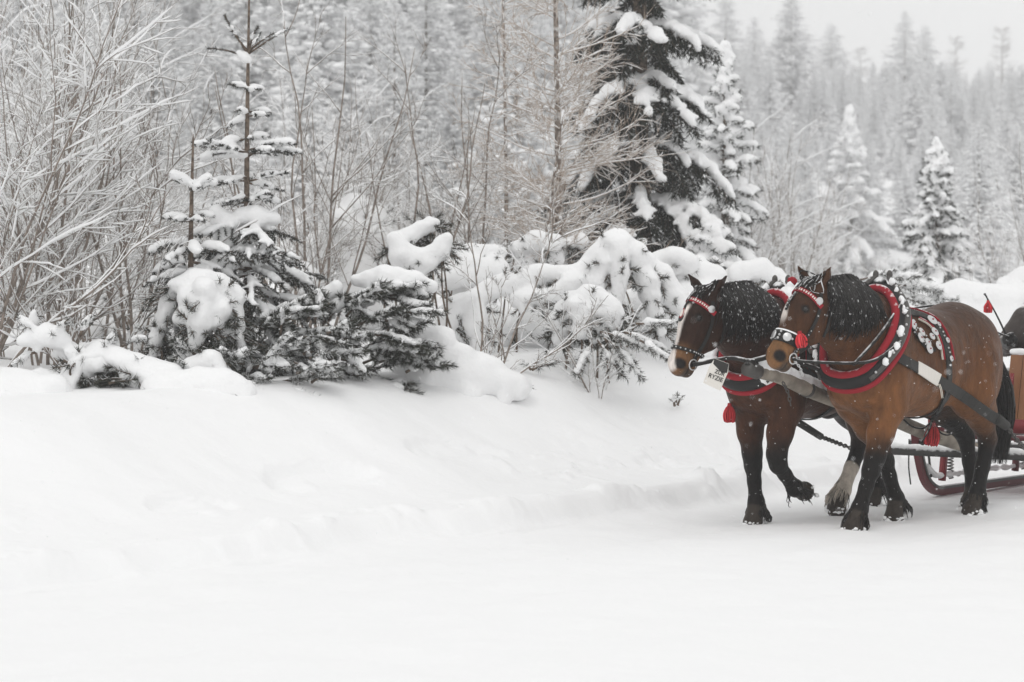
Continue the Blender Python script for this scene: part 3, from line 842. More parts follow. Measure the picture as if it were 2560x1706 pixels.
# ------------------------------------------------------------------ thickets
rng = np.random.RandomState(95)
LG = 'leafless shrubs of the thicket on the left'
ORD = 'first second third fourth fifth sixth seventh eighth ninth tenth eleventh twelfth thirteenth'.split()
for k, (px, Y, w, sc) in enumerate(sorted([(-60, 19, 1, 0.95), (30, 21, 0, 1.0), (110, 20.5, 4, 0.9), (160, 23, 3, 1.05), (235, 22, 1, 0.8), (330, 24, 3, 0.8), (-20, 26, 3, 1.2), (90, 29, 1, 1.2), (400, 28, 1, 0.8), (200, 30, 0, 1.1), (460, 31, 3, 0.8), (20, 33, 5, 1.1), (300, 33, 5, 0.9)])):
    shrub(px, Y, w, sc, rng.rand() * 6.28, ORD[k] + ' shrub from the left edge in the leafless thicket left of the young spruce', LG)
MG = 'leafless shrubs behind the dwarf pine'
for k, (px, Y, w, sc) in enumerate(sorted([(700, 24, 2, 0.65), (790, 25, 3, 0.75), (870, 28, 5, 0.62), (960, 27, 2, 0.7), (1020, 30, 3, 0.75), (1090, 27, 2, 0.72), (740, 31, 5, 0.65), (1190, 26, 2, 0.6), (920, 33, 3, 0.8)])):
    shrub(px, Y, w, sc, rng.rand() * 6.28, ORD[k] + ' snowy leafless shrub rightwards from the young spruce towards the larches', MG)
RG = 'thin saplings right of the dark spruce'
for (px, Y, w, sc), wh in zip([(1885, 34, 3, 0.75), (1935, 36, 5, 0.6), (1985, 35, 3, 0.75), (2040, 38, 3, 0.65)], ('leftmost', 'second', 'third', 'rightmost')):
    shrub(px, Y, w, sc, rng.rand() * 6.28, wh + ' of the thin leafless saplings between the dark spruce and the pale spruce', RG)
EG = 'leafless shrubs behind the rump of the near horse'
for (px, Y, w, sc), wh in zip([(2230, 38, 2, 0.45), (2450, 31, 2, 0.5), (2520, 34, 0, 0.6), (2600, 32, 3, 0.7)], ('leafless shrub above the back of the near horse', 'leafless shrub beside the whip tassel', 'leafless shrub right of the whip tassel', 'leafless shrub cut by the picture edge above the driver')):
    shrub(px, Y, w, sc, rng.rand() * 6.28, wh, EG)
shrub(-45, 18.9, 4, 1.15, 0.25, 'thick leaning shrub stem entering at the left picture edge', None, tilt=(0, 0.05))
shrub(735, 22.6, 6, 0.80, 0.4, 'dark-stemmed leafless shrub just right of the young spruce')
shrub(812, 23.6, 6, 0.92, 2.1, 'taller dark-stemmed leafless shrub in front of the white rounded snow heap')
shrub(1035, 24.2, 6, 0.80, 3.6, 'dark-stemmed leafless shrub rising behind the snow saddle')
shrub(1165, 25.0, 6, 0.85, 5.0, 'dark-stemmed leafless shrub left of the thinner bare larch')
shrub(330, 21.0, 6, 0.85, 1.2, 'dark-stemmed leafless shrub left of the small spruce leader')
shrub(120, 20.0, 6, 0.95, 4.4, 'dark-stemmed leafless shrub near the left edge of the picture')
shrub(205, 19.3, 2, 0.78, 1.0, 'forked leafless shrub rising from the snow left of the snow-laden spruce')
shrub(1215, 20.2, 4, 0.72, 0.1, 'leaning leafless shrub in front of the snow arch bush', None, tilt=(0, 0.15), dz=-0.1)
shrub(1500, 21.0, 2, 0.45, 2.0, 'small leafless shrub growing out of the snow arch beside the dark horse')
# ------------------------------------------------------------------ bushes on the crest of the bank
def mpx(r, Y): return r * Y / FPX
def strokes(lines, Y, jit=0.10, seed=1):
    """lines: [(px,py,r_px[,dY])...] polylines -> snow strokes at depth Y"""
    rng = np.random.RandomState(seed); out = []
    for ln in lines:
        q = [(P(p[0], p[1], Y + (p[3] if len(p) > 3 else 0.0)), mpx(p[2], Y)) for p in ln]
        off = rng.normal() * jit
        for (a, ra), (b, rb) in zip(q[:-1], q[1:]):
            out.append((a + [0, off, 0], b + [0, off, 0], ra, rb))
            out.append((a + [0, off + ra * 0.8, -0.02], b + [0, off + rb * 0.8, -0.02], ra * 0.9, rb * 0.9))
            for _ in range(int(2 + np.linalg.norm(b - a) / (0.8 * (ra + rb)))):      # lumps and short drips that break the outline
                t = rng.rand(); r = ra + (rb - ra) * t; x = a + (b - a) * t + [0, off, 0]; d = unit(rng.normal(size=3) * [1, 0.8, 0.8]); l = r * (0.30 + 0.45 * rng.rand())
                y = x + d * r * 0.75; out.append((y, y + np.array([rng.normal() * 0.4, 0, -abs(rng.normal())]) * l * 0.9, l, l * 0.6))
    return out
def under_tufts(c, prims, n, rng, nl=0.06, nw=0.006, L=0.14, down=0.5, frost=0.15, back=0.1):
    """needle shoots sticking out from below the snow pads"""
    for _ in range(n):
        p, q, r1, r2 = prims[rng.randint(len(prims))]; t = rng.rand(); x = p + (q - p) * t; r = r1 + (r2 - r1) * t
        d = unit(rng.normal(size=3) * [1, 0.8, 0.5] + [0, -0.25, -down]); c.tuft(x + d * r * 0.55 + [0, back * rng.rand(), -r * 0.15], d, L * (0.6 + 0.8 * rng.rand()), 75, nl, nw, 0.7, frost)
def snow_bush(name, label, lines, Y, seed, tufts=60, h=0.024, k=0.03, amp=0.026, freq=7, cat='bush', mat='needle_pine', L=0.14, group=None, jit=0.1):
    pr = strokes(lines, Y, jit, seed); pts = np.array([p[0] for p in pr]); cx = pts[:, 0].mean()
    root = empty(name, (cx, Y, hgt(cx, Y))); tag(root, label, cat, group)
    c = Conifer(seed); c.snow = pr
    if tufts: under_tufts(c, pr, int(tufts * 1.8), c.rng, L=L, frost=0.10)
    # a few stems down to the ground
    for _ in range(5):
        i = c.rng.randint(len(pr)); a = pr[i][0]; g = np.array([a[0] + c.rng.normal() * 0.1, a[1] + 0.1, hgt(a[0], a[1]) - 0.05])
        tubes(c.wood, smooth_path([g, (g + a) / 2 + c.rng.normal(size=3) * 0.06, a], 8)[None], np.linspace(0.012, 0.006, 8)[None], 5)
    c.finish(root, mat, h, k, amp, freq, it=2, wname='twigs')
    return root

# the snow arch left of the dark horse
snow_bush('bush', 'bush bent into white arches by heavy snow left of the dark horse', [
    [(1440, 690, 24), (1500, 632, 27), (1545, 606, 31), (1590, 632, 31), (1618, 700, 29), (1640, 785, 22), (1650, 830, 13)],
    [(1545, 612, 27), (1552, 680, 22), (1540, 760, 18), (1532, 800, 11)],
    [(1500, 640, 27), (1490, 700, 29), (1520, 780, 26), (1545, 850, 19)],
    [(1450, 685, 26), (1340, 688, 24), (1255, 712, 24), (1190, 742, 27)],
    [(1195, 745, 26), (1186, 800, 32), (1196, 860, 24), (1205, 890, 14)],
    [(1185, 742, 24), (1135, 768, 27), (1105, 830, 27)],
    [(1590, 640, 26), (1660, 690, 29), (1700, 760, 32)],
    [(1440, 700, 29), (1390, 740, 26), (1300, 750, 24)]], 22.0, 201, 120, 0.022, 0.022, L=0.2)
snow_bush('bush', 'rounded snow clump with dark needle tips in front of the white arches', [
    [(1405, 800, 26), (1430, 765, 36), (1475, 748, 40), (1520, 775, 34), (1535, 810, 18)],
    [(1400, 800, 30), (1398, 840, 22)], [(1480, 760, 30), (1500, 830, 20)], [(1440, 770, 30), (1450, 825, 18)]], 21.3, 202, 80, 0.022)
snow_bush('bush', 'long snow-buried shrub ridge behind the white arches and the snow clump', [
    [(1010, 790, 50), (1120, 815, 56), (1240, 790, 54), (1360, 800, 56), (1480, 810, 50), (1600, 770, 54), (1720, 780, 54)],
    [(1020, 880, 70), (1160, 890, 70), (1320, 880, 70), (1480, 890, 70), (1640, 870, 70), (1760, 870, 70)]], 22.9, 203, 50, 0.034)
# pine boughs beside the dark horse's muzzle
def pine_bush(name, label, Y, boughs, seed, pads=None, nl=0.055, nw=0.0055, nd=420, fr=0.22, tw=7, sr=0.026, up=0.25):
    """boughs: (px, py, angle in the picture plane (deg), length m, toward camera)"""
    pts = np.array([P(b[0], b[1], Y) for b in boughs]); cx = pts[:, 0].mean()
    root = empty(name, (cx, Y, hgt(cx, Y))); tag(root, label, 'dwarf pine')
    c = Conifer(seed); c.nl, c.nw, c.nd, c.sp, c.fr = nl, nw, nd, 0.72, fr
    for (px, py, ang, L, tc) in boughs:
        p = P(px, py, Y + c.rng.normal() * 0.12); a = rad(ang); d = unit(np.array([math.cos(a), -tc, math.sin(a)]))
        az = math.atan2(d[1], d[0]); el = math.asin(d[2])
        c.bough(p, az, el, L, 0.25, tw, 0.5, 0.25, sr, 0.85, 0.013, up, 0.75)
    if pads: c.snow += strokes(pads, Y, 0.08, seed)
    c.finish(root, 'needle_pine', 0.02, 0.03, 0.012, 12, wname='twigs')
    return root
R_ = np.random.RandomState(301)
pine_bush('dwarf_pine', 'drooping pine boughs with frosted needles beside the dark horse muzzle', 20.8, [(1500, 830, -10, 0.45, 0.2), (1510, 845, -35, 0.5, 0.3), (1495, 850, -60, 0.4, 0.4), (1560, 830, -15, 0.4, 0.2), (1590, 810, 5, 0.35, 0.1), (1600, 850, -30, 0.35, 0.3), (1480, 860, -120, 0.3, 0.3)], 302, None, tw=8)
pine_bush('dwarf_pine', 'small pine tip poking out of the bank below the bush arches', ground_px(1330, 930), [(1330, 925, 25, 0.24, 0.2), (1330, 928, 60, 0.16, 0.1), (1328, 925, 130, 0.10, 0.2)], 303, None, tw=3, sr=0.02)
pine_bush('dwarf_pine', 'tiny frosted pine tip in the bank beside the dark horse chest', ground_px(1690, 1022), [(1690, 1018, 86, 0.13, 0.2), (1687, 1016, 105, 0.10, 0.2), (1694, 1014, 72, 0.10, 0.2), (1690, 1012, 90, 0.09, 0.6)], 304, None, nl=0.03, tw=2, sr=0.010)
# the big dwarf pine right of the young spruce
bo = []
for px, py, a0, L in [(880, 900, 10, 0.75), (900, 860, 20, 0.75), (900, 820, 30, 0.7), (860, 790, 40, 0.6), (930, 940, 5, 0.6), (880, 960, -8, 0.7), (830, 930, 0, 0.7), (950, 800, 25, 0.6), (970, 770, 15, 0.55), (990, 730, 5, 0.42), (930, 740, 20, 0.5), (850, 850, 60, 0.4), (800, 880, 120, 0.4), (900, 990, -5, 0.5), (960, 980, 0, 0.45), (1000, 930, 15, 0.42), (820, 800, 70, 0.4), (870, 760, 15, 0.5), (960, 860, 12, 0.5), (940, 900, 25, 0.55), (820, 960, -20, 0.45), (1000, 870, 8, 0.35), (980, 800, -10, 0.4)]:
    for q in range(2): bo.append((px + R_.normal() * 14, py + R_.normal() * 10, a0 + R_.normal() * 12, L * (0.55 + 0.3 * R_.rand()), 0.1 + 0.5 * R_.rand()))
pine_bush('dwarf_pine', 'large dwarf pine with dark brush-like boughs right of the young spruce', 19.7, bo, 305,
    [[(890, 700, 16), (960, 692, 30), (1030, 702, 26), (1085, 715, 12)], [(840, 720, 20), (800, 740, 18), (760, 760, 20)], [(930, 740, 16), (900, 760, 16)]], nd=620, fr=0.07, tw=10, sr=0.024)
bo = []
for px, py, a0, L in [(470, 900, 100, 0.25), (520, 930, 40, 0.3), (560, 960, 10, 0.3), (500, 960, 150, 0.3), (460, 960, 170, 0.2), (640, 920, 30, 0.4), (690, 900, 40, 0.4), (740, 920, 10, 0.4), (700, 960, -10, 0.4), (660, 980, -60, 0.25), (720, 990, -70, 0.2), (600, 930, 160, 0.3), (780, 940, 20, 0.3), (560, 910, 60, 0.3), (620, 950, 0, 0.3), (760, 890, 50, 0.3), (470, 980, 190, 0.15)]:
    for q in range(2): bo.append((px + R_.normal() * 10, py + R_.normal() * 8, a0 + R_.normal() * 15, L * (0.7 + 0.3 * R_.rand()), 0.2 + 0.6 * R_.rand()))
pine_bush('dwarf_pine', 'low dwarf pine with rimed pale needles at the front of the young spruce', 18.6, bo, 306, None, nd=520, fr=0.30, tw=8, sr=0.020)
bo = []
for px, py, a0, L in [(100, 850, 120, 0.25), (130, 860, 60, 0.25), (180, 880, 20, 0.25), (90, 880, 200, 0.25), (160, 900, -30, 0.25), (250, 900, 60, 0.25), (240, 920, 120, 0.2), (300, 870, 30, 0.25), (80, 840, 90, 0.2), (200, 840, 70, 0.2)]:
    bo.append((px, py, a0, L, 0.3 * R_.rand()))
pine_bush('dwarf_pine', 'sparse dwarf pine tufts under round snow caps at the left of the bank', 18.3, bo, 307, [[(60, 850, 14), (120, 836, 26), (160, 850, 22)], [(190, 880, 18), (230, 905, 24), (280, 900, 30)], [(140, 880, 16), (175, 870, 18)]], nd=360, fr=0.35, tw=5, sr=0.025)

bo = []
for px, py, a0, L in [(660, 820, 20, 0.4), (700, 790, 30, 0.4), (740, 830, 10, 0.45), (680, 870, 0, 0.4), (760, 870, 15, 0.45), (720, 900, -10, 0.4), (790, 900, 5, 0.4), (640, 860, 160, 0.3), (800, 840, 30, 0.4), (620, 900, 200, 0.3), (700, 840, 80, 0.3), (770, 800, 50, 0.35), (840, 880, 10, 0.4)]:
    for q in range(3): bo.append((px + R_.normal() * 16, py + R_.normal() * 12, a0 + R_.normal() * 20, L * (0.6 + 0.3 * R_.rand()), 0.1 + 0.6 * R_.rand()))
pine_bush('dwarf_pine', 'dark dwarf pine filling the gap between the young spruce and the large dwarf pine', 19.2, bo, 310, None, nd=560, fr=0.06, tw=8, sr=0.022)
# young spruce with the tall leader, and its small neighbour
def leader_spruce(px, Y, top, base, label, seed, tiers, body, snow=0.05):
    X = (px - 1280) / FPX * Y; z0 = hgt(X, Y)
    root = empty('spruce_tree', (X, Y, z0)); tag(root, label, 'tree')
    c = Conifer(seed); c.nl, c.nw, c.nd, c.sp, c.fr = 0.028, 0.0058, 700, 0.85, 0.10
    zt = P(px, top, Y)[2]; c.trunk([(X, Y, z0 - 0.1), (X - 0.01, Y, (z0 + zt) / 2), (X + 0.01, Y, zt)], [0.032, 0.022, 0.007])
    for (py, n, L, el, tw, sr, sp) in tiers:
        for j in range(n):
            az = 6.283 * (j + 0.3 * c.rng.rand()) / n + c.rng.rand() * 0.6
            c.bough(P(px, py + c.rng.normal() * 5, Y), az, el + c.rng.normal() * 0.1, L * (0.75 + 0.4 * c.rng.rand()), 0.1, tw, 0.42, 0.15, sr, sp, 0.011, 0.05, 0.5)
    for (py, n, L, el, tw, sr) in body:
        for j in range(n):
            az = 6.283 * (j + 0.5 * c.rng.rand()) / n + c.rng.rand()
            c.bough(P(px, py + c.rng.normal() * 10, Y), az, el + c.rng.normal() * 0.12, L * (0.7 + 0.45 * c.rng.rand()), 0.3, tw, 0.45, 0.5, sr, 0.75, 0.013, 0.05, 0.55)
    return root, c
root, c = leader_spruce(620, 19.6, -30, 1000, 'young spruce with a tall bare leader and snow on its upper tiers', 401,
    [(140, 7, 0.40, 0.62, 0, 0.013, 0.8), (225, 4, 0.20, 0.15, 2, 0.022, 1.0), (285, 5, 0.18, 0.05, 2, 0.024, 1.0), (345, 3, 0.2, 0.05, 2, 0.024, 0.9), (385, 7, 0.50, 0.10, 8, 0.032, 1.0), (450, 5, 0.34, 0.05, 5, 0.030, 1.0), (500, 5, 0.30, 0.0, 5, 0.030, 1.0)],
    [(560, 8, 0.5, -0.02, 9, 0.032), (620, 9, 0.58, -0.1, 10, 0.036), (680, 9, 0.62, -0.15, 10, 0.036), (740, 10, 0.68, -0.2, 10, 0.034), (800, 10, 0.72, -0.22, 10, 0.032), (860, 10, 0.72, -0.25, 10, 0.03), (920, 9, 0.7, -0.2, 9, 0.028)])
c.snow += strokes([[(500, 390, 6), (540, 372, 15), (565, 374, 13), (612, 386, 7)], [(590, 128, 5), (608, 138, 9), (618, 145, 8)], [(540, 530, 20), (560, 560, 34), (560, 600, 30)], [(600, 540, 22), (640, 535, 22), (690, 545, 12)], [(560, 660, 24), (600, 640, 22), (640, 650, 14)]], 19.5, 0.05, 3)
c.finish(root, 'needle_dark', 0.02, 0.03, 0.010, 12)
root, c = leader_spruce(480, 19.2, 335, 1000, 'small spruce leader left of the young spruce, snow cap on its upper tier', 402,
    [(470, 7, 0.20, 0.35, 3, 0.034, 1.0), (545, 5, 0.22, 0.15, 4, 0.03, 0.9)], [(610, 7, 0.36, 0.0, 6, 0.035), (670, 7, 0.42, -0.1, 7, 0.04)])
c.finish(root, 'needle_dark', 0.02, 0.03, 0.010, 12)
snow_bush('bush', 'broad slab of snow sagging over spruce boughs left of the young spruce', [
    [(430, 716, 16), (480, 700, 26), (540, 708, 28), (590, 742, 24)], [(430, 730, 22), (405, 790, 20), (388, 850, 15), (378, 895, 7)], [(465, 725, 28), (448, 800, 24), (432, 858, 13), (425, 885, 6)],
    [(520, 725, 30), (505, 800, 28), (492, 862, 17), (484, 900, 7)], [(560, 735, 28), (552, 800, 24), (545, 860, 12)], [(585, 750, 24), (592, 820, 20), (598, 872, 9)], [(470, 745, 30), (560, 770, 30)], [(460, 790, 24), (540, 800, 24)]], 18.9, 403, 150, 0.020, 0.022, L=0.18)
snow_bush('bush', 'smooth snow mound at the far left of the bank', [[(-40, 985, 80), (50, 990, 74), (130, 1000, 56), (180, 1010, 34)], [(90, 960, 40), (170, 985, 30)]], 18.1, 404, 14, 0.028)
snow_bush('bush', 'snow hood over a dark hollow of brown twigs near the left of the bank', [[(190, 905, 26), (250, 888, 30), (310, 905, 32), (335, 950, 26), (340, 1000, 18)], [(300, 900, 30), (370, 935, 40), (430, 950, 40)], [(200, 900, 22), (180, 950, 26), (165, 1000, 30)]], 18.25, 412, 60, 0.022)
snow_bush('bush', 'rounded snow cushion between the hollow and the low dwarf pine', [[(395, 985, 46), (450, 968, 44), (500, 955, 40), (560, 965, 46), (610, 985, 36)], [(470, 920, 24), (520, 905, 26), (545, 930, 22)], [(430, 1010, 40), (540, 1010, 44)]], 18.2, 413, 40, 0.024)
R2 = np.random.RandomState(77); bo = []
for _ in range(26): bo.append((215 + 105 * R2.rand(), 925 + 75 * R2.rand(), 360 * R2.rand(), 0.13 + 0.08 * R2.rand(), 0.3 * R2.rand()))
pine_bush('dwarf_pine', 'dark needles and twigs inside the hollow under the snow hood', 18.3, bo, 309, None, nd=420, fr=0.03, tw=4, sr=0.0)
for i, (px, py, Y, r, lab) in enumerate([(110, 790, 24.0, 40, 'snow heap showing low between the thicket stems near the left edge'), (300, 700, 26.5, 46, 'snow heap hanging in the middle of the left thicket'), (395, 620, 28.0, 44, 'higher snow heap at the right of the left thicket'), (60, 690, 29.0, 52, 'pale snow heap deep in the thicket near the left edge'), (390, 830, 21.5, 42, 'snow heap left of the sagging snow slab'), (255, 830, 22.5, 36, 'small snow heap behind the forked shrub'), (760, 690, 23.5, 34, 'snow heap right behind the young spruce')]):
    snow_bush('bush', lab, [[(px - r, py + 14, r * 0.6), (px, py - 8, r * 0.8), (px + r * 1.1, py + 12, r * 0.55)], [(px, py, r * 0.7), (px - r * 0.4, py + r * 1.2, r * 0.5), (px - r * 0.5, py + r * 2.2, r * 0.4)], [(px + r * 0.5, py, r * 0.6), (px + r * 0.7, py + r * 1.6, r * 0.45)]], Y, 430 + i, 24, 0.03)
# more loaded bushes behind
snow_bush('bush', 'snow saddle on bent boughs above the large dwarf pine', [
    [(985, 600, 22), (1005, 640, 34), (1060, 650, 26), (1105, 625, 24), (1120, 595, 18)], [(1000, 600, 22), (1050, 565, 14), (1085, 555, 14)], [(1020, 650, 34), (1040, 690, 24)]], 21.5, 405, 50, 0.022)
snow_bush('bush', 'white rounded snow heap among the shrubs right of the young spruce', [[(805, 600, 34), (850, 560, 38), (890, 528, 44), (930, 548, 38), (985, 605, 30)], [(860, 560, 50), (920, 600, 50)], [(800, 620, 40), (780, 690, 46), (800, 760, 50)], [(900, 620, 50), (900, 690, 60), (900, 770, 60)], [(980, 630, 36), (990, 700, 46), (980, 770, 50)]], 25.0, 406, 30, 0.035)
snow_bush('bush', 'smooth white slope of snow below the snow saddle', [[(1020, 830, 46), (1070, 880, 60), (1140, 925, 56), (1220, 950, 44), (1290, 965, 40)], [(1060, 940, 70), (1040, 985, 60), (1140, 990, 60)], [(1005, 790, 30), (1040, 850, 40)], [(1110, 860, 26), (1160, 895, 30)]], 20.0, 407, 25, 0.028)
snow_bush('bush', 'wide snow dome behind the ears of the dark horse', [[(1790, 730, 34), (1840, 705, 40), (1890, 700, 44), (1940, 715, 40), (1980, 740, 34)], [(1840, 680, 24), (1900, 672, 26), (1930, 690, 20)], [(1800, 750, 45), (1880, 760, 60), (1970, 775, 50)], [(1800, 800, 50), (1900, 815, 60), (1990, 825, 50)]], 24.5, 408, 30, 0.03)
snow_bush('bush', 'long snow hump behind the rump of the near horse', [[(2230, 720, 24), (2290, 712, 30), (2330, 722, 26)], [(2340, 735, 24), (2390, 725, 28), (2440, 735, 28), (2500, 745, 30), (2580, 740, 34)], [(2520, 720, 24), (2570, 700, 34)], [(2240, 770, 40), (2350, 780, 46), (2460, 790, 46), (2590, 790, 60)], [(2240, 820, 40), (2420, 830, 46), (2590, 850, 60)]], 27.5, 409, 40, 0.035)
snow_bush('bush', 'snow covered bush between the arch bush and the squat spruce sapling', [[(1700, 690, 26), (1740, 680, 30), (1790, 690, 28)], [(1640, 650, 22), (1680, 640, 26), (1720, 660, 24)], [(1690, 740, 36), (1790, 745, 40)], [(1680, 790, 40), (1790, 800, 45)], [(1640, 700, 30), (1640, 760, 30)]], 24.0, 410, 40, 0.03)
for i, (ln, lab) in enumerate([([[(1110, 650, 26), (1180, 640, 32), (1240, 635, 26)]], 'low snow heap at the foot of the thinner bare larch'), ([[(1290, 622, 24), (1340, 602, 28), (1385, 608, 24)]], 'low snow heap at the foot of the dark-trunked larch'),
        ([[(1150, 692, 22), (1230, 682, 24), (1305, 672, 24)]], 'long low snow heap in front of the bare larches'), ([[(1402, 625, 22), (1445, 602, 22)]], 'small snow heap between the larch and the dark spruce')]):
    snow_bush('bush', lab, ln + [[(x, y + 40, r * 1.2) for x, y, r in ln[0]]], 23.5 + 0.2 * i, 411 + 20 * i, 30, 0.028)
pine_bush('dwarf_pine', 'frosted pine boughs showing above the back of the near horse', 25.5, [(2200, 720, 10, 0.6, 0.1), (2230, 735, -5, 0.6, 0.2), (2260, 745, -15, 0.6, 0.2), (2280, 760, -20, 0.5, 0.2), (2180, 705, 20, 0.6, 0.0), (2240, 715, 5, 0.5, 0.1), (2300, 745, 0, 0.4, 0.1), (2150, 700, 15, 0.4, 0.1)], 308, None, fr=0.5, tw=8, sr=0.03, nl=0.075, nw=0.008, nd=300)
# ------------------------------------------------------------------ horses
def coat_mat(name, rough=0.42):
    m = new_mat(name, (0.1, 0.05, 0.02), rough, 0.09)
    n, l, b = nodes_of(m)
    c = use_col(m)
    tc = n.new('ShaderNodeTexCoord')
    mp = n.new('ShaderNodeMapping'); mp.inputs['Scale'].default_value = (7, 7, 2.6); l.new(tc.outputs['Object'], mp.inputs['Vector'])
    nz = n.new('ShaderNodeTexNoise'); nz.inputs['Scale'].default_value = 2.2; nz.inputs['Detail'].default_value = 9; nz.inputs['Roughness'].default_value = 0.68; l.new(mp.outputs[0], nz.inputs['Vector'])
    mr = n.new('ShaderNodeMapRange'); mr.inputs['From Min'].default_value = 0.3; mr.inputs['From Max'].default_value = 0.7
    mr.inputs['To Min'].default_value = 0.60; mr.inputs['To Max'].default_value = 1.40; l.new(nz.outputs['Fac'], mr.inputs['Value'])
    mu = n.new('ShaderNodeMix'); mu.data_type = 'RGBA'; mu.blend_type = 'MULTIPLY'; mu.inputs[0].default_value = 1.0
    l.new(c, mu.inputs[6]); l.new(mr.outputs[0], mu.inputs[7])
    # flakes caught in the coat
    vo = n.new('ShaderNodeTexVoronoi'); vo.inputs['Scale'].default_value = 34; l.new(tc.outputs['Object'], vo.inputs['Vector'])
    sp = n.new('ShaderNodeSeparateColor'); l.new(vo.outputs['Color'], sp.inputs[0])
    rr = n.new('ShaderNodeMath'); rr.operation = 'MULTIPLY'; rr.inputs[1].default_value = 0.24; l.new(sp.outputs[0], rr.inputs[0])
    pw = n.new('ShaderNodeMath'); pw.operation = 'POWER'; pw.inputs[1].default_value = 2.5; l.new(sp.outputs[0], pw.inputs[0])
    ra = n.new('ShaderNodeMath'); ra.operation = 'MULTIPLY'; ra.inputs[1].default_value = 0.12; l.new(pw.outputs[0], ra.inputs[0])
    lt = n.new('ShaderNodeMath'); lt.operation = 'LESS_THAN'; l.new(vo.outputs['Distance'], lt.inputs[0]); l.new(ra.outputs[0], lt.inputs[1])
    g2 = n.new('ShaderNodeMath'); g2.operation = 'GREATER_THAN'; g2.inputs[1].default_value = 0.45; l.new(sp.outputs[1], g2.inputs[0])
    am = n.new('ShaderNodeMath'); am.operation = 'MULTIPLY'; l.new(lt.outputs[0], am.inputs[0]); l.new(g2.outputs[0], am.inputs[1])
    mi = n.new('ShaderNodeMix'); mi.data_type = 'RGBA'; l.new(am.outputs[0], mi.inputs[0]); l.new(mu.outputs[2], mi.inputs[6]); mi.inputs[7].default_value = (0.8, 0.8, 0.8, 1)
    l.new(mi.outputs[2], b.inputs['Base Color'])
    n2 = n.new('ShaderNodeTexNoise'); n2.inputs['Scale'].default_value = 11; n2.inputs['Detail'].default_value = 6; l.new(mp.outputs[0], n2.inputs['Vector'])
    bp = n.new('ShaderNodeBump'); bp.inputs['Strength'].default_value = 0.5; bp.inputs['Distance'].default_value = 0.014
    n3 = n.new('ShaderNodeTexNoise'); n3.inputs['Scale'].default_value = 7.5; n3.inputs['Detail'].default_value = 3; l.new(tc.outputs['Object'], n3.inputs['Vector'])
    b2 = n.new('ShaderNodeBump'); b2.inputs['Strength'].default_value = 0.5; b2.inputs['Distance'].default_value = 0.05
    l.new(n3.outputs['Fac'], b2.inputs['Height']); l.new(b2.outputs['Normal'], bp.inputs['Normal'])
    l.new(n2.outputs['Fac'], bp.inputs['Height']); l.new(bp.outputs['Normal'], b.inputs['Normal'])
    return m
M['coat'] = coat_mat('coat')
def hair_mat(name, c, snow):
    m = new_mat(name, c, 0.36, 0.25)
    n, l, b = nodes_of(m)
    tc = n.new('ShaderNodeTexCoord'); nz = n.new('ShaderNodeTexNoise'); nz.inputs['Scale'].default_value = 38; nz.inputs['Detail'].default_value = 3
    l.new(tc.outputs['Object'], nz.inputs['Vector'])
    at = n.new('ShaderNodeAttribute'); at.attribute_name = 'frost'
    ad = n.new('ShaderNodeMath'); ad.operation = 'ADD'; l.new(nz.outputs['Fac'], ad.inputs[0]); l.new(at.outputs['Fac'], ad.inputs[1])
    mr = n.new('ShaderNodeMapRange'); mr.inputs['From Min'].default_value = 0.86; mr.inputs['From Max'].default_value = 0.98; mr.inputs['To Max'].default_value = snow
    l.new(ad.outputs[0], mr.inputs['Value'])
    mi = n.new('ShaderNodeMix'); mi.data_type = 'RGBA'; l.new(mr.outputs[0], mi.inputs[0]); mi.inputs[7].default_value = (0.82, 0.82, 0.83, 1)
    ge = n.new('ShaderNodeNewGeometry'); hv = n.new('ShaderNodeHueSaturation'); hv.inputs['Color'].default_value = (*c, 1)
    m2 = n.new('ShaderNodeMapRange'); m2.inputs['To Min'].default_value = 0.4; m2.inputs['To Max'].default_value = 1.7; l.new(ge.outputs['Random Per Island'], m2.inputs['Value']); l.new(m2.outputs[0], hv.inputs['Value']); l.new(hv.outputs[0], mi.inputs[6])
    l.new(mi.outputs[2], b.inputs['Base Color'])
    return m
M['mane'] = hair_mat('mane_hair', (0.014, 0.012, 0.011), 0.9)
M['tail'] = hair_mat('tail_hair', (0.014, 0.012, 0.011), 0.5)
M['feather'] = hair_mat('feather_hair', (0.016, 0.013, 0.012), 0.8)
M['eye'] = new_mat('eye_dark', (0.008, 0.006, 0.005), 0.08, 0.6)
M['leather'] = add_bump(new_mat('black_leather', (0.014, 0.013, 0.012), 0.5, 0.25), 60, 0.3, 0.004)
add_snow_top(M['leather'], None, 0.55, 0.9, 22, 0.9, 0.9)
M['strap'] = add_bump(new_mat('grey_strap', (0.040, 0.039, 0.037), 0.7, 0.15), 90, 0.3, 0.003)
M['red'] = add_bump(new_mat('red_felt', (0.30, 0.018, 0.028), 0.8, 0.15), 120, 0.4, 0.004)
add_snow_top(M['red'], None, 0.75, 1.0, 30, 0.9, 0.8)
M['tassel'] = new_mat('tassel_wool', (0.66, 0.05, 0.06), 0.85, 0.1)
_n, _l, _b = nodes_of(M['tassel']); _g = _n.new('ShaderNodeNewGeometry'); _h = _n.new('ShaderNodeHueSaturation'); _m = _n.new('ShaderNodeMapRange')
_h.inputs['Color'].default_value = (0.66, 0.055, 0.065, 1); _m.inputs['To Min'].default_value = 0.35; _m.inputs['To Max'].default_value = 1.35
_l.new(_g.outputs['Random Per Island'], _m.inputs['Value']); _l.new(_m.outputs[0], _h.inputs['Value']); _l.new(_h.outputs[0], _b.inputs['Base Color'])
M['metal'] = new_mat('bright_metal', (0.60, 0.60, 0.60), 0.3, 0.5); M['metal'].node_tree.nodes['Principled BSDF'].inputs['Metallic'].default_value = 0.7
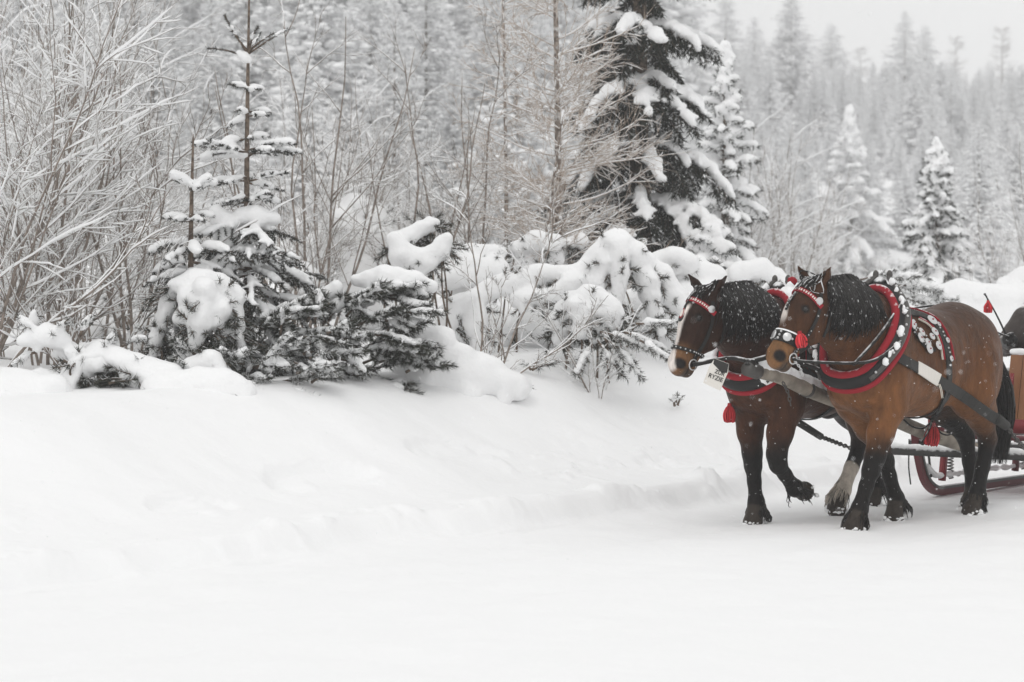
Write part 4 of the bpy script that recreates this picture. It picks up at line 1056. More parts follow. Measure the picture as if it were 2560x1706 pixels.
M['dark_metal'] = new_mat('dark_metal', (0.06, 0.055, 0.05), 0.45, 0.5)
M['wood'], _c = add_mottle(new_mat('grey_wood', (0.2, 0.16, 0.12), 0.75, 0.2), (0.15, 0.13, 0.11), (0.42, 0.37, 0.305), 5, 0.35, 0.65)
M['tape'] = add_bump(new_mat('white_tape', (0.72, 0.69, 0.64), 0.8, 0.1), 80, 0.3, 0.003)
M['white_cord'] = new_mat('white_cord', (0.7, 0.66, 0.58), 0.8, 0.1)

FWD = np.array([-U[0], -U[1], 0.0]); LEFT = np.array([0.797, -0.604, 0.0])

class Horse:
    def __init__(self, origin, cfg, name, label):
        self.o = np.array([origin[0], origin[1], origin[2]]); self.cfg = cfg
        self.root = empty(name, self.o, math.atan2(FWD[1], FWD[0]))
        tag(self.root, label, 'horse', 'horses harnessed to the sleigh')
        self.make_body()
    def w2l(self, p):
        d = np.asarray(p, float) - self.o
        return np.stack([d @ FWD, d @ LEFT, d[..., 2]], -1)
    def l2w(self, p):
        p = np.asarray(p, float)
        return self.o + p[..., 0:1] * FWD + p[..., 1:2] * LEFT + p[..., 2:3] * np.array([0, 0, 1.0])
    def H(self, t, f, l):
        """head frame: t down the face from the poll, f out of the forehead, l to the left"""
        return self.poll + self.ax * t + self.nf * f + self.lt * l
    def make_body(self):
        c = self.cfg
        f = Field((-2.05, -0.55, -0.06), (1.55, 0.5, 1.95), 0.013)
        self.poll = np.array(c['poll']); pit = c['pitch']; yaw = c['yaw']
        cp, sp = math.cos(pit), math.sin(pit)
        hx = np.array([math.cos(yaw), math.sin(yaw), 0])
        self.ax = hx * cp + np.array([0, 0, sp]); self.nf = -hx * sp + np.array([0, 0, cp]); self.lt = np.array([-math.sin(yaw), math.cos(yaw), 0])
        f.ell((-0.55, 0, 1.11), (0.70, 0.32, 0.365), 0.08)
        f.ell((-0.08, 0, 1.13), (0.36, 0.275, 0.41), 0.08)
        f.ell((0.15, 0, 1.08), (0.22, 0.23, 0.27), 0.08)
        f.ell((-0.16, 0, 1.45), (0.34, 0.12, 0.14), 0.10)
        f.ell((-0.80, 0, 1.28), (0.50, 0.25, 0.235), 0.10)
        f.ell((-1.20, 0, 1.22), (0.42, 0.30, 0.355), 0.10)
        for s in (1, -1):
            f.ell((0.06, 0.175 * s, 1.14), (0.16, 0.11, 0.34), 0.06, pitch=0.35)
            f.ell((0.22, 0.11 * s, 1.03), (0.13, 0.11, 0.17), 0.05)
            f.ell((-0.08, 0.19 * s, 1.0), (0.17, 0.09, 0.14), 0.06)
            f.ell((-1.37, 0.14 * s, 1.10), (0.22, 0.165, 0.36), 0.08)
            f.ell((-1.12, 0.17 * s, 1.0), (0.23, 0.135, 0.29), 0.07)
        # neck
        pb = self.poll
        mid = np.array([0.44 * (pb[0] / 0.8), 0, 0.5 * (pb[2] + 1.28) - 0.01])
        f.chain([(-0.04, 0, 1.27), (0.14, 0, 1.33), mid, self.H(0.05, -0.10, 0)], [0.33, 0.31, 0.235, 0.135], 0.08, sy=1.42)
        f.chain([(-0.1, 0, 1.50), mid + [-0.08, 0, 0.16], self.H(-0.01, -0.06, 0)], [0.09, 0.10, 0.075], 0.06)
        # head
        H = self.H; k = c.get('hs', 1.0)
        hl = c.get('hl', 1.0)
        E = lambda t, a, l, r, kk=0.03, cut=False: f.ell(H(t * k * hl, a * k, l * k), np.array(r) * k, kk, pitch=pit, yaw=yaw, cut=cut)
        E(0.06, -0.01, 0, (0.12, 0.085, 0.095), 0.05)
        E(0.20, 0.01, 0, (0.17, 0.098, 0.10), 0.04)
        f.cap(H(0.22 * k * hl, 0.008 * k, 0), H(0.54 * k * hl, 0.004 * k, 0), 0.088 * k, 0.068 * k, 0.05)
        f.cap(H(0.24 * k * hl, -0.10 * k, 0), H(0.56 * k * hl, -0.055 * k, 0), 0.07 * k, 0.052 * k, 0.05)
        E(0.58, -0.01, 0, (0.10, 0.075, 0.08), 0.04)
        E(0.645, -0.005, 0, (0.055, 0.062, 0.062), 0.03)
        E(0.625, -0.075, 0, (0.06, 0.046, 0.04), 0.025)
        for s in (1, -1):
            E(0.22, -0.095, 0.042 * s, (0.18, 0.05, 0.125), 0.04)
            E(0.185, 0.045, 0.078 * s, (0.055, 0.032, 0.03), 0.02)
            E(0.33, 0.005, 0.05 * s, (0.12, 0.03, 0.02), 0.04)
            E(0.605, 0.03, 0.052 * s, (0.048, 0.026, 0.034), 0.02)
            E(0.215, 0.035, 0.104 * s, (0.03, 0.016, 0.016), 0.01, cut=True)
            E(0.625, 0.035, 0.082 * s, (0.028, 0.02, 0.017), 0.01, cut=True)
            # ears
            et = np.array(c['ear_l'] if s > 0 else c['ear_r'])
            eb = H(-0.03 * k, 0.005 * k, 0.058 * k * s)
            em = eb * 0.5 + et * 0.5 + self.lt * 0.008 * s
            f.chain([eb, em, et], [0.034, 0.033, 0.007], 0.015)
            fr = self.nf * 0.03 + self.ax * 0.022 + self.lt * 0.012 * s
            f.cap(eb * 0.6 + em * 0.4 + fr, et * 0.75 + em * 0.25 + fr * 0.8, 0.02, 0.012, 0.01, cut=True)
        # legs
        self.hoof = []; self.fet = []
        for L in c['legs']:
            s = 1 if L['side'] == 'l' else -1
            if L['kind'] == 'fore':
                e, kn, ft, hf = [np.array(p, float) for p in L['pts']]
                f.chain([(0.07, 0.16 * s, 1.08), e, e * 0.5 + kn * 0.5 + [0.01, 0, 0], kn + (e - kn) * 0.12, kn - (kn - ft) * 0.15], [0.16, 0.125, 0.088, 0.066, 0.064], 0.05)
                f.chain([kn - (kn - ft) * 0.15, kn * 0.5 + ft * 0.5, ft], [0.058, 0.048, 0.055], 0.03)
            else:
                st, hk, ft, hf = [np.array(p, float) for p in L['pts']]
                f.chain([(-1.22, 0.16 * s, 1.12), st, st * 0.55 + hk * 0.45 + [-0.02, 0, 0], hk + (st - hk) * 0.1], [0.2, 0.165, 0.112, 0.07], 0.06)
                f.chain([hk + (st - hk) * 0.12 + [-0.035, 0, 0.03], hk, hk * 0.5 + ft * 0.5, ft], [0.05, 0.064, 0.052, 0.058], 0.03)
            f.ell(ft + [-0.015, 0, 0.0], (0.06, 0.055, 0.065), 0.03)
            tip = hf
            co = ft * 0.45 + tip * 0.55
            f.chain([ft, co], [0.05, 0.058], 0.03)
            d = (tip - ft) / (np.linalg.norm(tip - ft) + 1e-9)
            f.cap(co + d * 0.01, tip + d * 0.01, 0.060, 0.074, 0.012)
            self.hoof.append(tip); self.fet.append(ft)
        # dock of the tail
        f.chain([(-1.53, 0, 1.38), (-1.64, 0, 1.28), (-1.67, 0, 1.05)], [0.06, 0.05, 0.03], 0.05)
        V, Q = f.net()
        V = relax(V, Q, 2, 0.5)
        mb = MB(); mb.add(V, q=Q)
        self.V = V
        o = mb.build('body', M['coat'], self.root, col=self.colour(V))
        self.body = o
        tris = np.concatenate([Q[:, [0, 1, 2]], Q[:, [0, 2, 3]]])
        self.bvh = BVHTree.FromPolygons([tuple(v) for v in V], [tuple(t) for t in tris])
        for s in (1, -1):
            mb = MB(); v, t = ICO2
            mb.add(v * 0.021 + self.H(0.21 * k * hl, 0.036 * k, 0.090 * k * s), t=t); mb.build('eye', M['eye'], self.root)
    def colour(self, V):
        c = self.cfg
        base = np.array(c['coat']); dark = np.array(c['dark']); warm = np.array(c['warm'])
        black = np.array([0.009, 0.0075, 0.007])
        n = fbm(V[:, 0] * 3, V[:, 1] * 3, V[:, 2] * 3, 3)[:, None]
        C = base + (warm - base) * np.clip(0.30 + 0.35 * n + 0.8 * sstep(1.2, 0.85, V[:, 2:3]), 0, 1)
        C = C + (dark - C) * np.clip(sstep(1.15, 1.55, V[:, 2:3]) * 0.8 + 0.2 * n, 0, 1) * 0.85
        low = sstep(0.70, 0.47, V[:, 2:3] + 0.05 * n)
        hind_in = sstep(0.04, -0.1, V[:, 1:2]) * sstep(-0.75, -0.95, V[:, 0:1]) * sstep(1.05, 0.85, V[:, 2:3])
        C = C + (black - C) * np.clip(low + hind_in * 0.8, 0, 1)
        for i, L in enumerate(c['legs']):
            d = np.linalg.norm(V - self.hoof[i] + (self.hoof[i] - self.fet[i]) * 0.15, axis=1)[:, None]
            hoofc = np.array([0.040, 0.032, 0.026])
            C = C + (hoofc - C) * sstep(0.115, 0.10, d)
            if L.get('sock'):
                m = sstep(0.21, 0.19, np.linalg.norm(V - self.fet[i] - [0, 0, 0.05], axis=1)[:, None] + 0.02 * n) * sstep(0.105, 0.12, d)
                C = C + (np.array([0.46, 0.41, 0.35]) - C) * m
        # head markings
        R = V - self.poll; t = (R @ self.ax)[:, None]; a = (R @ self.nf)[:, None]; l = (R @ self.lt)[:, None]
        k = c.get('hs', 1.0); t, a, l = t / k / c.get('hl', 1.0), a / k, l / k
        hd = (t > -0.02) & (t < 0.8) & (np.abs(l) < 0.2) & (a > -0.22) & (a < 0.2)
        tan = np.array(c['tan'])
        mz = sstep(0.42, 0.54, t) * hd
        C = C + (tan - C) * mz
        nd = np.sqrt((t - 0.625) ** 2 + (a - 0.03) ** 2 + (np.abs(l) - 0.07) ** 2)
        C = C + (np.array([0.013, 0.011, 0.011]) - C) * sstep(0.058, 0.035, nd) * hd
        C = C + (np.array([0.05, 0.042, 0.036]) - C) * sstep(0.60, 0.66, t) * sstep(0.0, -0.03, a) * hd * 0.8
        C = C + (np.array([0.014, 0.011, 0.010]) - C) * sstep(0.008, 0.003, np.abs(a + 0.048 + 0.02 * (t - 0.6))) * sstep(0.50, 0.54, t) * hd
        if c['blaze'] == 'wide':
            w = 0.035 + 0.02 * np.sin(t * 9) + 0.03 * sstep(0.45, 0.62, t)
            m = sstep(w + 0.012, w - 0.006, np.abs(l + 0.012) + 0.012 * n) * sstep(0.02, 0.05, a) * sstep(0.10, 0.16, t)
            C = C + (np.array([0.68, 0.62, 0.58]) - C) * m * hd
        else:
            w = 0.022 + 0.01 * np.sin(t * 25)
            m = sstep(w + 0.01, w - 0.006, np.abs(l + 0.006) + 0.01 * n) * sstep(0.03, 0.05, a) * sstep(0.10, 0.13, t) * sstep(0.40, 0.30, t)
            C = C + (np.array([0.62, 0.56, 0.52]) - C) * m * hd
        ed = np.sqrt((t - 0.21) ** 2 + (a - 0.038) ** 2 + (np.abs(l) - 0.09) ** 2)
        C = C + (np.array([0.02, 0.016, 0.014]) - C) * sstep(0.042, 0.026, ed) * hd
        return np.clip(C, 0, 1)
    # ---- surface look-ups
    def hit(self, px, py):
        p0 = self.w2l(np.array([0, 0, CAMZ])); p1 = self.w2l(P(px, py, 17.0)); d = p1 - p0; d /= np.linalg.norm(d)
        loc, nrm, i, dist = self.bvh.ray_cast(Vector(p0), Vector(d))
        if loc is None: return None
        nrm = np.array(nrm)
        if nrm @ d > 0: nrm = -nrm
        return np.array(loc), nrm
    def near(self, p):
        loc, nrm, i, dist = self.bvh.find_nearest(Vector(p))
        n = np.array(nrm); q = np.array(loc)
        return q, n
    def ribbon(self, name, pts, nrm, width, thick, mat, parent, closed=False, lift=0.004, mb=None):
        pts = np.asarray(pts, float); nrm = np.asarray(nrm, float)
        if len(pts) > 4:
            for _ in range(2):
                nn = nrm.copy(); nn[1:-1] = (nrm[:-2] + 2 * nrm[1:-1] + nrm[2:]) / 4; nrm = nn
        nrm = nrm / (np.linalg.norm(nrm, axis=1, keepdims=True) + 1e-9)
        T = np.gradient(pts, axis=0)
        if closed:
            T[0] = T[-1] = pts[1] - pts[-2]
        T /= np.linalg.norm(T, axis=1, keepdims=True) + 1e-9
        S = np.cross(nrm, T); S /= np.linalg.norm(S, axis=1, keepdims=True) + 1e-9
        w = np.broadcast_to(np.asarray(width, float), (len(pts),))[:, None] * 0.5
        a = pts + nrm * lift
        ring = np.stack([a - S * w, a + S * w, a + S * w * 0.94 + nrm * thick, a - S * w * 0.94 + nrm * thick], 1)
        m = len(pts); idx = np.arange(m * 4).reshape(m, 4)
        q = np.stack([idx[:-1], np.roll(idx[:-1], -1, 1), np.roll(idx[1:], -1, 1), idx[1:]], -1).reshape(-1, 4)
        own = mb is None
        if own: mb = MB()
        mb.add(ring.reshape(-1, 3), q=np.concatenate([q, [idx[0][::-1], idx[-1]]]))
        if own: return mb.build(name, mat, parent, smooth=False)
    def strap_px(self, name, px, width, thick, mat, parent, m=24, lift=0.004):
        """a strap lying on the coat along the line seen through these photo pixels"""
        path = smooth_path(np.c_[np.array(px, float), np.zeros(len(px))], m)[:, :2]
        ps, ns = [], []
        for x, y in path:
            h = self.hit(x, y)
            if h is not None: ps.append(h[0]); ns.append(h[1])
        return self.ribbon(name, ps, ns, width, thick, mat, parent, lift=lift)
    def ring_path(self, c, ax1, ax2, n=40, a0=0.0, a1=2 * math.pi, rmax=1.0):
        ps, ns = [], []
        c = np.asarray(c, float)
        for t in np.linspace(a0, a1, n):
            d = np.asarray(ax1) * math.cos(t) + np.asarray(ax2) * math.sin(t)
            loc, nr, i, ds = self.bvh.ray_cast(Vector(c), Vector(d), rmax)
            if loc is None: continue
            nr = np.array(nr)
            if nr @ d < 0: nr = -nr
            ps.append(np.array(loc)); ns.append(nr)
        return ps, ns
    def disc(self, name, p, n, r, parent, thick=0.008, boss=True):
        n = np.asarray(n, float) / np.linalg.norm(n)
        ref = np.array([0, 0, 1.0]) if abs(n[2]) < 0.9 else np.array([1.0, 0, 0])
        a = np.cross(n, ref); a /= np.linalg.norm(a); b = np.cross(n, a)
        an = np.arange(16) * 2 * math.pi / 16
        rings = []
        for rr, hh in ((r, 0.0), (r, thick * 0.6), (r * 0.86, thick), (r * 0.5, thick * 0.7), (r * 0.3, thick * 1.1)):
            rings.append(p + n * hh + rr * (np.cos(an)[:, None] * a + np.sin(an)[:, None] * b))
        V = np.concatenate(rings + [np.array([p + n * thick * 1.1])]); k = 16
        q = [[i * k + j, i * k + (j + 1) % k, (i + 1) * k + (j + 1) % k, (i + 1) * k + j] for i in range(4) for j in range(k)]
        t = [[4 * k + j, 4 * k + (j + 1) % k, 5 * k] for j in range(k)]
        mb = MB(); mb.add(V, t=t, q=q); d = mb.build(name, M['metal'], parent)
        if boss:
            m2 = MB(); blobs(m2, [p + n * thick * 1.25], [[r * 0.2] * 3], np.random.RandomState(1), ICO1, 0.0); m2.build('boss', M['red'], parent)
        return d
def locks(name, paths, r0, mat, parent, frost=0.0, k=3):
    paths = np.asarray(paths, float); n, m, _ = paths.shape
    taper = np.array([0.55, 1.0, 1.0, 0.9, 0.75, 0.5, 0.12]); taper = np.interp(np.linspace(0, 1, m), np.linspace(0, 1, 7), taper)
    mb = MB(); tubes(mb, paths, r0 * taper[None] * np.ones((n, 1)), k, frost=frost)
    return mb.build(name, mat, parent)
def tassel(name, top, L, R, parent, down=(0, 0, -1), n=130, seed=3):
    rng = np.random.RandomState(seed); d = np.asarray(down, float); d /= np.linalg.norm(d); top = np.asarray(top, float)
    ref = np.array([1.0, 0, 0]); a = np.cross(d, ref); a /= np.linalg.norm(a); b = np.cross(d, a)
    an = rng.rand(n) * 2 * math.pi; rr = np.sqrt(rng.rand(n)) * R
    t = np.linspace(0, 1, 7)
    sh = np.array([0.15, 0.55, 0.8, 0.95, 1.0, 0.95, 0.85])
    off = (np.cos(an)[:, None] * a + np.sin(an)[:, None] * b)
    Pn = top + d * (t[None, :, None] * L * (0.85 + 0.2 * rng.rand(n, 1, 1))) + off[:, None] * (rr[:, None] * sh[None])[..., None]
    mb = MB(); tubes(mb, Pn, np.full((n, 7), 0.0045), 3)
    tubes(mb, np.array([[top - d * 0.015, top + d * L * 0.12]]), np.array([[R * 0.3, R * 0.42]]), 8)
    return mb.build(name, M['tassel'], parent)

NEAR_CFG = dict(
    poll=(0.83, 0.0, 1.665), pitch=rad(-58), yaw=rad(-25), hs=1.04, hl=0.84, blaze='narrow',
    ear_l=(0.76, 0.10, 1.815), ear_r=(0.85, -0.105, 1.82),
    coat=(0.074, 0.029, 0.012), warm=(0.165, 0.068, 0.024), dark=(0.028, 0.013, 0.008), tan=(0.19, 0.095, 0.04),
    legs=[dict(kind='fore', side='l', pts=[(0.07, 0.165, 0.86), (0.22, 0.125, 0.46), (0.365, 0.095, 0.15), (0.43, 0.085, 0.03)]),
          dict(kind='fore', side='r', pts=[(-0.03, -0.165, 0.86), (-0.36, -0.11, 0.49), (-0.50, -0.085, 0.155), (-0.46, -0.08, 0.03)]),
          dict(kind='hind', side='l', pts=[(-1.16, 0.19, 0.92), (-1.46, 0.17, 0.54), (-1.31, 0.155, 0.155), (-1.22, 0.155, 0.03)]),
          dict(kind='hind', side='r', pts=[(-1.24, -0.19, 0.92), (-1.70, -0.13, 0.54), (-1.80, -0.12, 0.17), (-1.74, -0.12, 0.04)])])
FAR_CFG = dict(
    poll=(0.82, -0.03, 1.64), pitch=rad(-66), yaw=rad(-30), hs=1.04, hl=0.79, blaze='wide',
    ear_l=(0.70, 0.07, 1.79), ear_r=(0.83, -0.17, 1.80),
    coat=(0.030, 0.012, 0.007), warm=(0.058, 0.022, 0.010), dark=(0.015, 0.008, 0.006), tan=(0.15, 0.075, 0.034),
    legs=[dict(kind='fore', side='l', pts=[(0.07, 0.165, 0.86), (0.19, 0.15, 0.48), (-0.07, 0.15, 0.27), (-0.20, 0.15, 0.24)]),
          dict(kind='fore', side='r', pts=[(0.03, -0.165, 0.86), (0.04, -0.13, 0.47), (0.01, -0.12, 0.155), (0.05, -0.12, 0.03)]),
          dict(kind='hind', side='l', sock=True, pts=[(-0.97, 0.18, 0.90), (-1.06, 0.14, 0.53), (-0.82, 0.12, 0.20), (-0.74, 0.12, 0.08)]),
          dict(kind='hind', side='r', pts=[(-1.24, -0.19, 0.92), (-1.66, -0.13, 0.54), (-1.76, -0.11, 0.17), (-1.70, -0.11, 0.04)])])
G1 = np.array([2.53, 16.96]); G2 = np.array([1.86, 17.36])
near = Horse((G1[0], G1[1], hgt(*G1) - 0.012), NEAR_CFG, 'horse', 'brown draft horse nearest the camera, narrow white mark on its forehead')
far = Horse((G2[0], G2[1], hgt(*G2) - 0.012), FAR_CFG, 'horse', 'darker bay horse beside the bank, white blaze down to its muzzle')
# ------------------------------------------------------------------ manes, tails, feathers
def side_hit(h, x, z, s=1.0, y0=0.7):
    loc, nr, i, d = h.bvh.ray_cast(Vector((x, y0 * s, z)), Vector((0, -s, 0)))
    if loc is None: return None
    n = np.array(nr)
    if n[1] * s < 0: n = -n
    return np.array(loc), n
def mane(h, n, length, seed, frost):
    rng = np.random.RandomState(seed)
    crest = smooth_path([h.H(-0.03, -0.035, 0), h.H(-0.02, -0.12, 0) + [0, 0, 0.0], (0.55, 0, 1.70), (0.36, 0, 1.68), (0.16, 0, 1.64)], 60)
    for i in range(len(crest)):        # drop each crest point onto the neck
        loc, nr, k, d = h.bvh.ray_cast(Vector((crest[i, 0], crest[i, 1], 2.1)), Vector((0, 0, -1)))
        if loc is not None: crest[i, 2] = loc[2]
    paths = []
    for i in range(n):
        u = rng.rand(); p = crest[int(u * 59)].copy()
        p[1] += rng.normal() * 0.015; p[2] += 0.006
        L = length * (0.6 + 0.55 * rng.rand()) * (0.75 + 0.4 * math.sin(math.pi * u))
        back = rng.normal() * 0.04 - 0.01 + 0.10 * sstep(0.6, 1.0, u); ph = rng.rand() * 6
        lift = 0.006 + 0.02 * rng.rand()
        pts = [p + [0, 0.0, -0.01], p + [0, 0.02, 0.012 + 0.01 * rng.rand()]]
        for j in range(1, 8):
            f = j / 7.0
            x = p[0] + back * f + 0.012 * math.sin(ph + f * 7); z = p[2] - L * f
            hh = side_hit(h, x, z)
            q = np.array([x, pts[-1][1] if hh is None else max(hh[0][1] + lift * (0.6 + f * 0.5), 0.02), z])
            pts.append(q)
        paths.append(smooth_path(pts, 10))
    fr = np.where(rng.rand(n) < frost, 0.20 + 0.16 * rng.rand(n), 0.0)
    locks('mane', paths, 0.0055, M['mane'], h.root, fr)
    # forelock
    paths = []
    for i in range(70):
        l0 = rng.normal() * 0.025
        pts = []
        for f in np.linspace(0, 1, 6):
            t = -0.03 + f * (0.085 + 0.04 * rng.rand()); l = l0 * (1 + 1.3 * f) + 0.01 * math.sin(i + 5 * f)
            c = h.H(t, -0.02, l); d = h.nf * 1.0 - h.ax * 0.4 * (1 - f)
            loc, nr, k, ds = h.bvh.ray_cast(Vector(c + h.nf * 0.4 - h.ax * 0.1 * (1 - f)), Vector(-h.nf))
            q = np.array(loc) if loc is not None else c + h.nf * 0.09
            pts.append(q + h.nf * (0.008 + 0.012 * rng.rand()))
        paths.append(smooth_path(pts, 8))
    fr = np.where(rng.rand(70) < 0.45, 0.3 + 0.2 * rng.rand(70), 0.0)
    locks('forelock', paths, 0.005, M['mane'], h.root, fr)
def tail(h, seed, short=0.0):
    rng = np.random.RandomState(seed); n = 300; paths = []
    for i in range(n):
        a = rng.rand() * 6.28; r = math.sqrt(rng.rand())
        s = rng.rand()
        p0 = np.array([-1.63 - 0.03 * s, 0, 1.32 - 0.30 * s]) + [0.03 * math.cos(a) * r, 0.03 * math.sin(a) * r, 0]
        zt = 0.34 + 0.25 * rng.rand() ** 2 + short
        pts = [p0, p0 + [-0.09, 0.03 + 0.03 * math.sin(a) * r, -0.03], np.array([-1.84 + 0.06 * math.cos(a) * r, 0.09 + 0.08 * math.sin(a) * r, 0.98]),
               np.array([-1.86 + 0.07 * math.cos(a) * r, 0.10 + 0.095 * math.sin(a) * r, 0.70]), np.array([-1.82 + 0.05 * math.cos(a) * r + rng.normal() * 0.02, 0.08 + 0.055 * math.sin(a) * r, zt])]
        if short: pts = [p0, p0 + [-0.05, -0.02, -0.05], np.array([-1.70 + 0.05 * math.cos(a) * r, -0.05 + 0.06 * math.sin(a) * r, 1.05]), np.array([-1.70 + 0.05 * math.cos(a) * r, -0.06 + 0.06 * math.sin(a) * r, zt])]
        paths.append(smooth_path(pts, 10))
    locks('tail', paths, 0.008, M['tail'], h.root, np.where(rng.rand(n) < 0.2, 0.15, 0.0))
def feathers(h, seed):
    rng = np.random.RandomState(seed)
    for i, L in enumerate(h.cfg['legs']):
        kn, ft, hf = [np.array(p, float) for p in L['pts'][1:]]
        up = (kn - ft) / np.linalg.norm(kn - ft); fw = hf - ft; fw -= (fw @ up) * up
        fw = fw / (np.linalg.norm(fw) + 1e-6)
        if L['pts'][3][2] > 0.15: fw = np.array([0.5, 0, -0.85]); fw -= (fw @ up) * up; fw /= np.linalg.norm(fw)
        sd = np.cross(up, fw)
        paths = []
        n = 340
        for j in range(n):
            a = math.pi + rng.normal() * 0.95; e = rng.rand()
            top = 0.45 if abs(a - math.pi) < 0.5 else 0.22
            base = ft + up * (e * np.linalg.norm(kn - ft) * top) - up * 0.03
            out = fw * math.cos(a) + sd * math.sin(a)
            lg = (0.065 + 0.055 * rng.rand()) * (1.1 - 0.45 * e)
            p0 = base + out * 0.045
            pts = [p0, p0 + out * 0.03 * (1.1 - e) - up * lg * 0.4, p0 + out * (0.032 + 0.03 * rng.rand()) * (1.1 - e) - up * lg * 0.85 + [0, 0, -0.01], p0 + out * 0.038 * (1.1 - e) - up * lg * 1.1 + [0, 0, -0.015]]
            pts = [np.array([q[0], q[1], max(q[2], 0.015)]) for q in pts]
            paths.append(smooth_path(pts, 6))
        fr = np.where(rng.rand(n) < 0.08, 0.25, 0.0)
        o = locks('leg_feather', paths, 0.0042, M['feather'] if not L.get('sock') else M['sock'], h.root, fr)
        # snow packed round the hoof
        mb = MB(); m = 34
        if L['pts'][3][2] < 0.15:
            ang = rng.rand(m) * 6.28
            c = np.c_[hf[0] + 0.075 * np.cos(ang), hf[1] + 0.075 * np.sin(ang), hf[2] - 0.03 + 0.035 * rng.rand(m) ** 2]
        else:
            c = hf + np.c_[-0.055 + 0.012 * rng.normal(size=m), 0.03 * rng.normal(size=m), -0.01 + 0.03 * rng.normal(size=m)]
        blobs(mb, c, (0.006 + 0.013 * rng.rand(m, 1) ** 2) * np.array([1.3, 1.3, 0.8]), rng, ICO1, 0.2)
        mb.build('hoof_snow', M['snow_soft'], h.root)
M['sock'] = hair_mat('sock_hair', (0.50, 0.45, 0.39), 0.3)
for h, sd in ((near, 3), (far, 8)):
    mane(h, 850, 0.33 if h is near else 0.32, sd, 0.22 if h is near else 0.42)
    tail(h, sd + 1, 0.0 if h is near else 0.42)
    feathers(h, sd + 2)

# ------------------------------------------------------------------ bridles
def head_ring(h, t, a0=0, a1=2 * math.pi, n=40, off=-0.03, tilt=0.0):
    ax = h.nf + h.ax * tilt; ax = ax / np.linalg.norm(ax)
    return h.ring_path(h.H(t, off, 0), ax, h.lt, n, a0, a1, 0.4)
def head_side(h, pts, m=20, s=1):
    ps, ns = [], []
    for t, a in smooth_path(np.c_[np.array(pts, float), np.zeros(len(pts))], m)[:, :2]:
        loc, nr, i, d = h.bvh.ray_cast(Vector(h.H(t, a, 0.4 * s)), Vector(-h.lt * s))
        if loc is None or d > 0.45: continue
        nr = np.array(nr)
        if nr @ h.lt * s < 0: nr = -nr
        ps.append(np.array(loc)); ns.append(nr)
    return ps, ns
def torus(mb, c, n, R, r, k=20):
    n = np.asarray(n, float); n /= np.linalg.norm(n)
    ref = np.array([0, 0, 1.0]) if abs(n[2]) < 0.9 else np.array([1.0, 0, 0])
    a = np.cross(n, ref); a /= np.linalg.norm(a); b = np.cross(n, a)
    t = np.linspace(0, 2 * math.pi, k + 1)
    tubes(mb, (np.asarray(c) + R * (np.cos(t)[:, None] * a + np.sin(t)[:, None] * b))[None], np.full((1, k + 1), r), 6, cap=False)
def studs(h, ps, ns, parent, r, step, name='stud', lift=0.012):
    mb = MB(); P_ = np.array(ps)[::step]; N_ = np.array(ns)[::step]
    blobs(mb, P_ + N_ * lift, np.full((len(P_), 3), r), np.random.RandomState(2), ICO1, 0.0)
    return mb.build(name, M['metal'], parent)
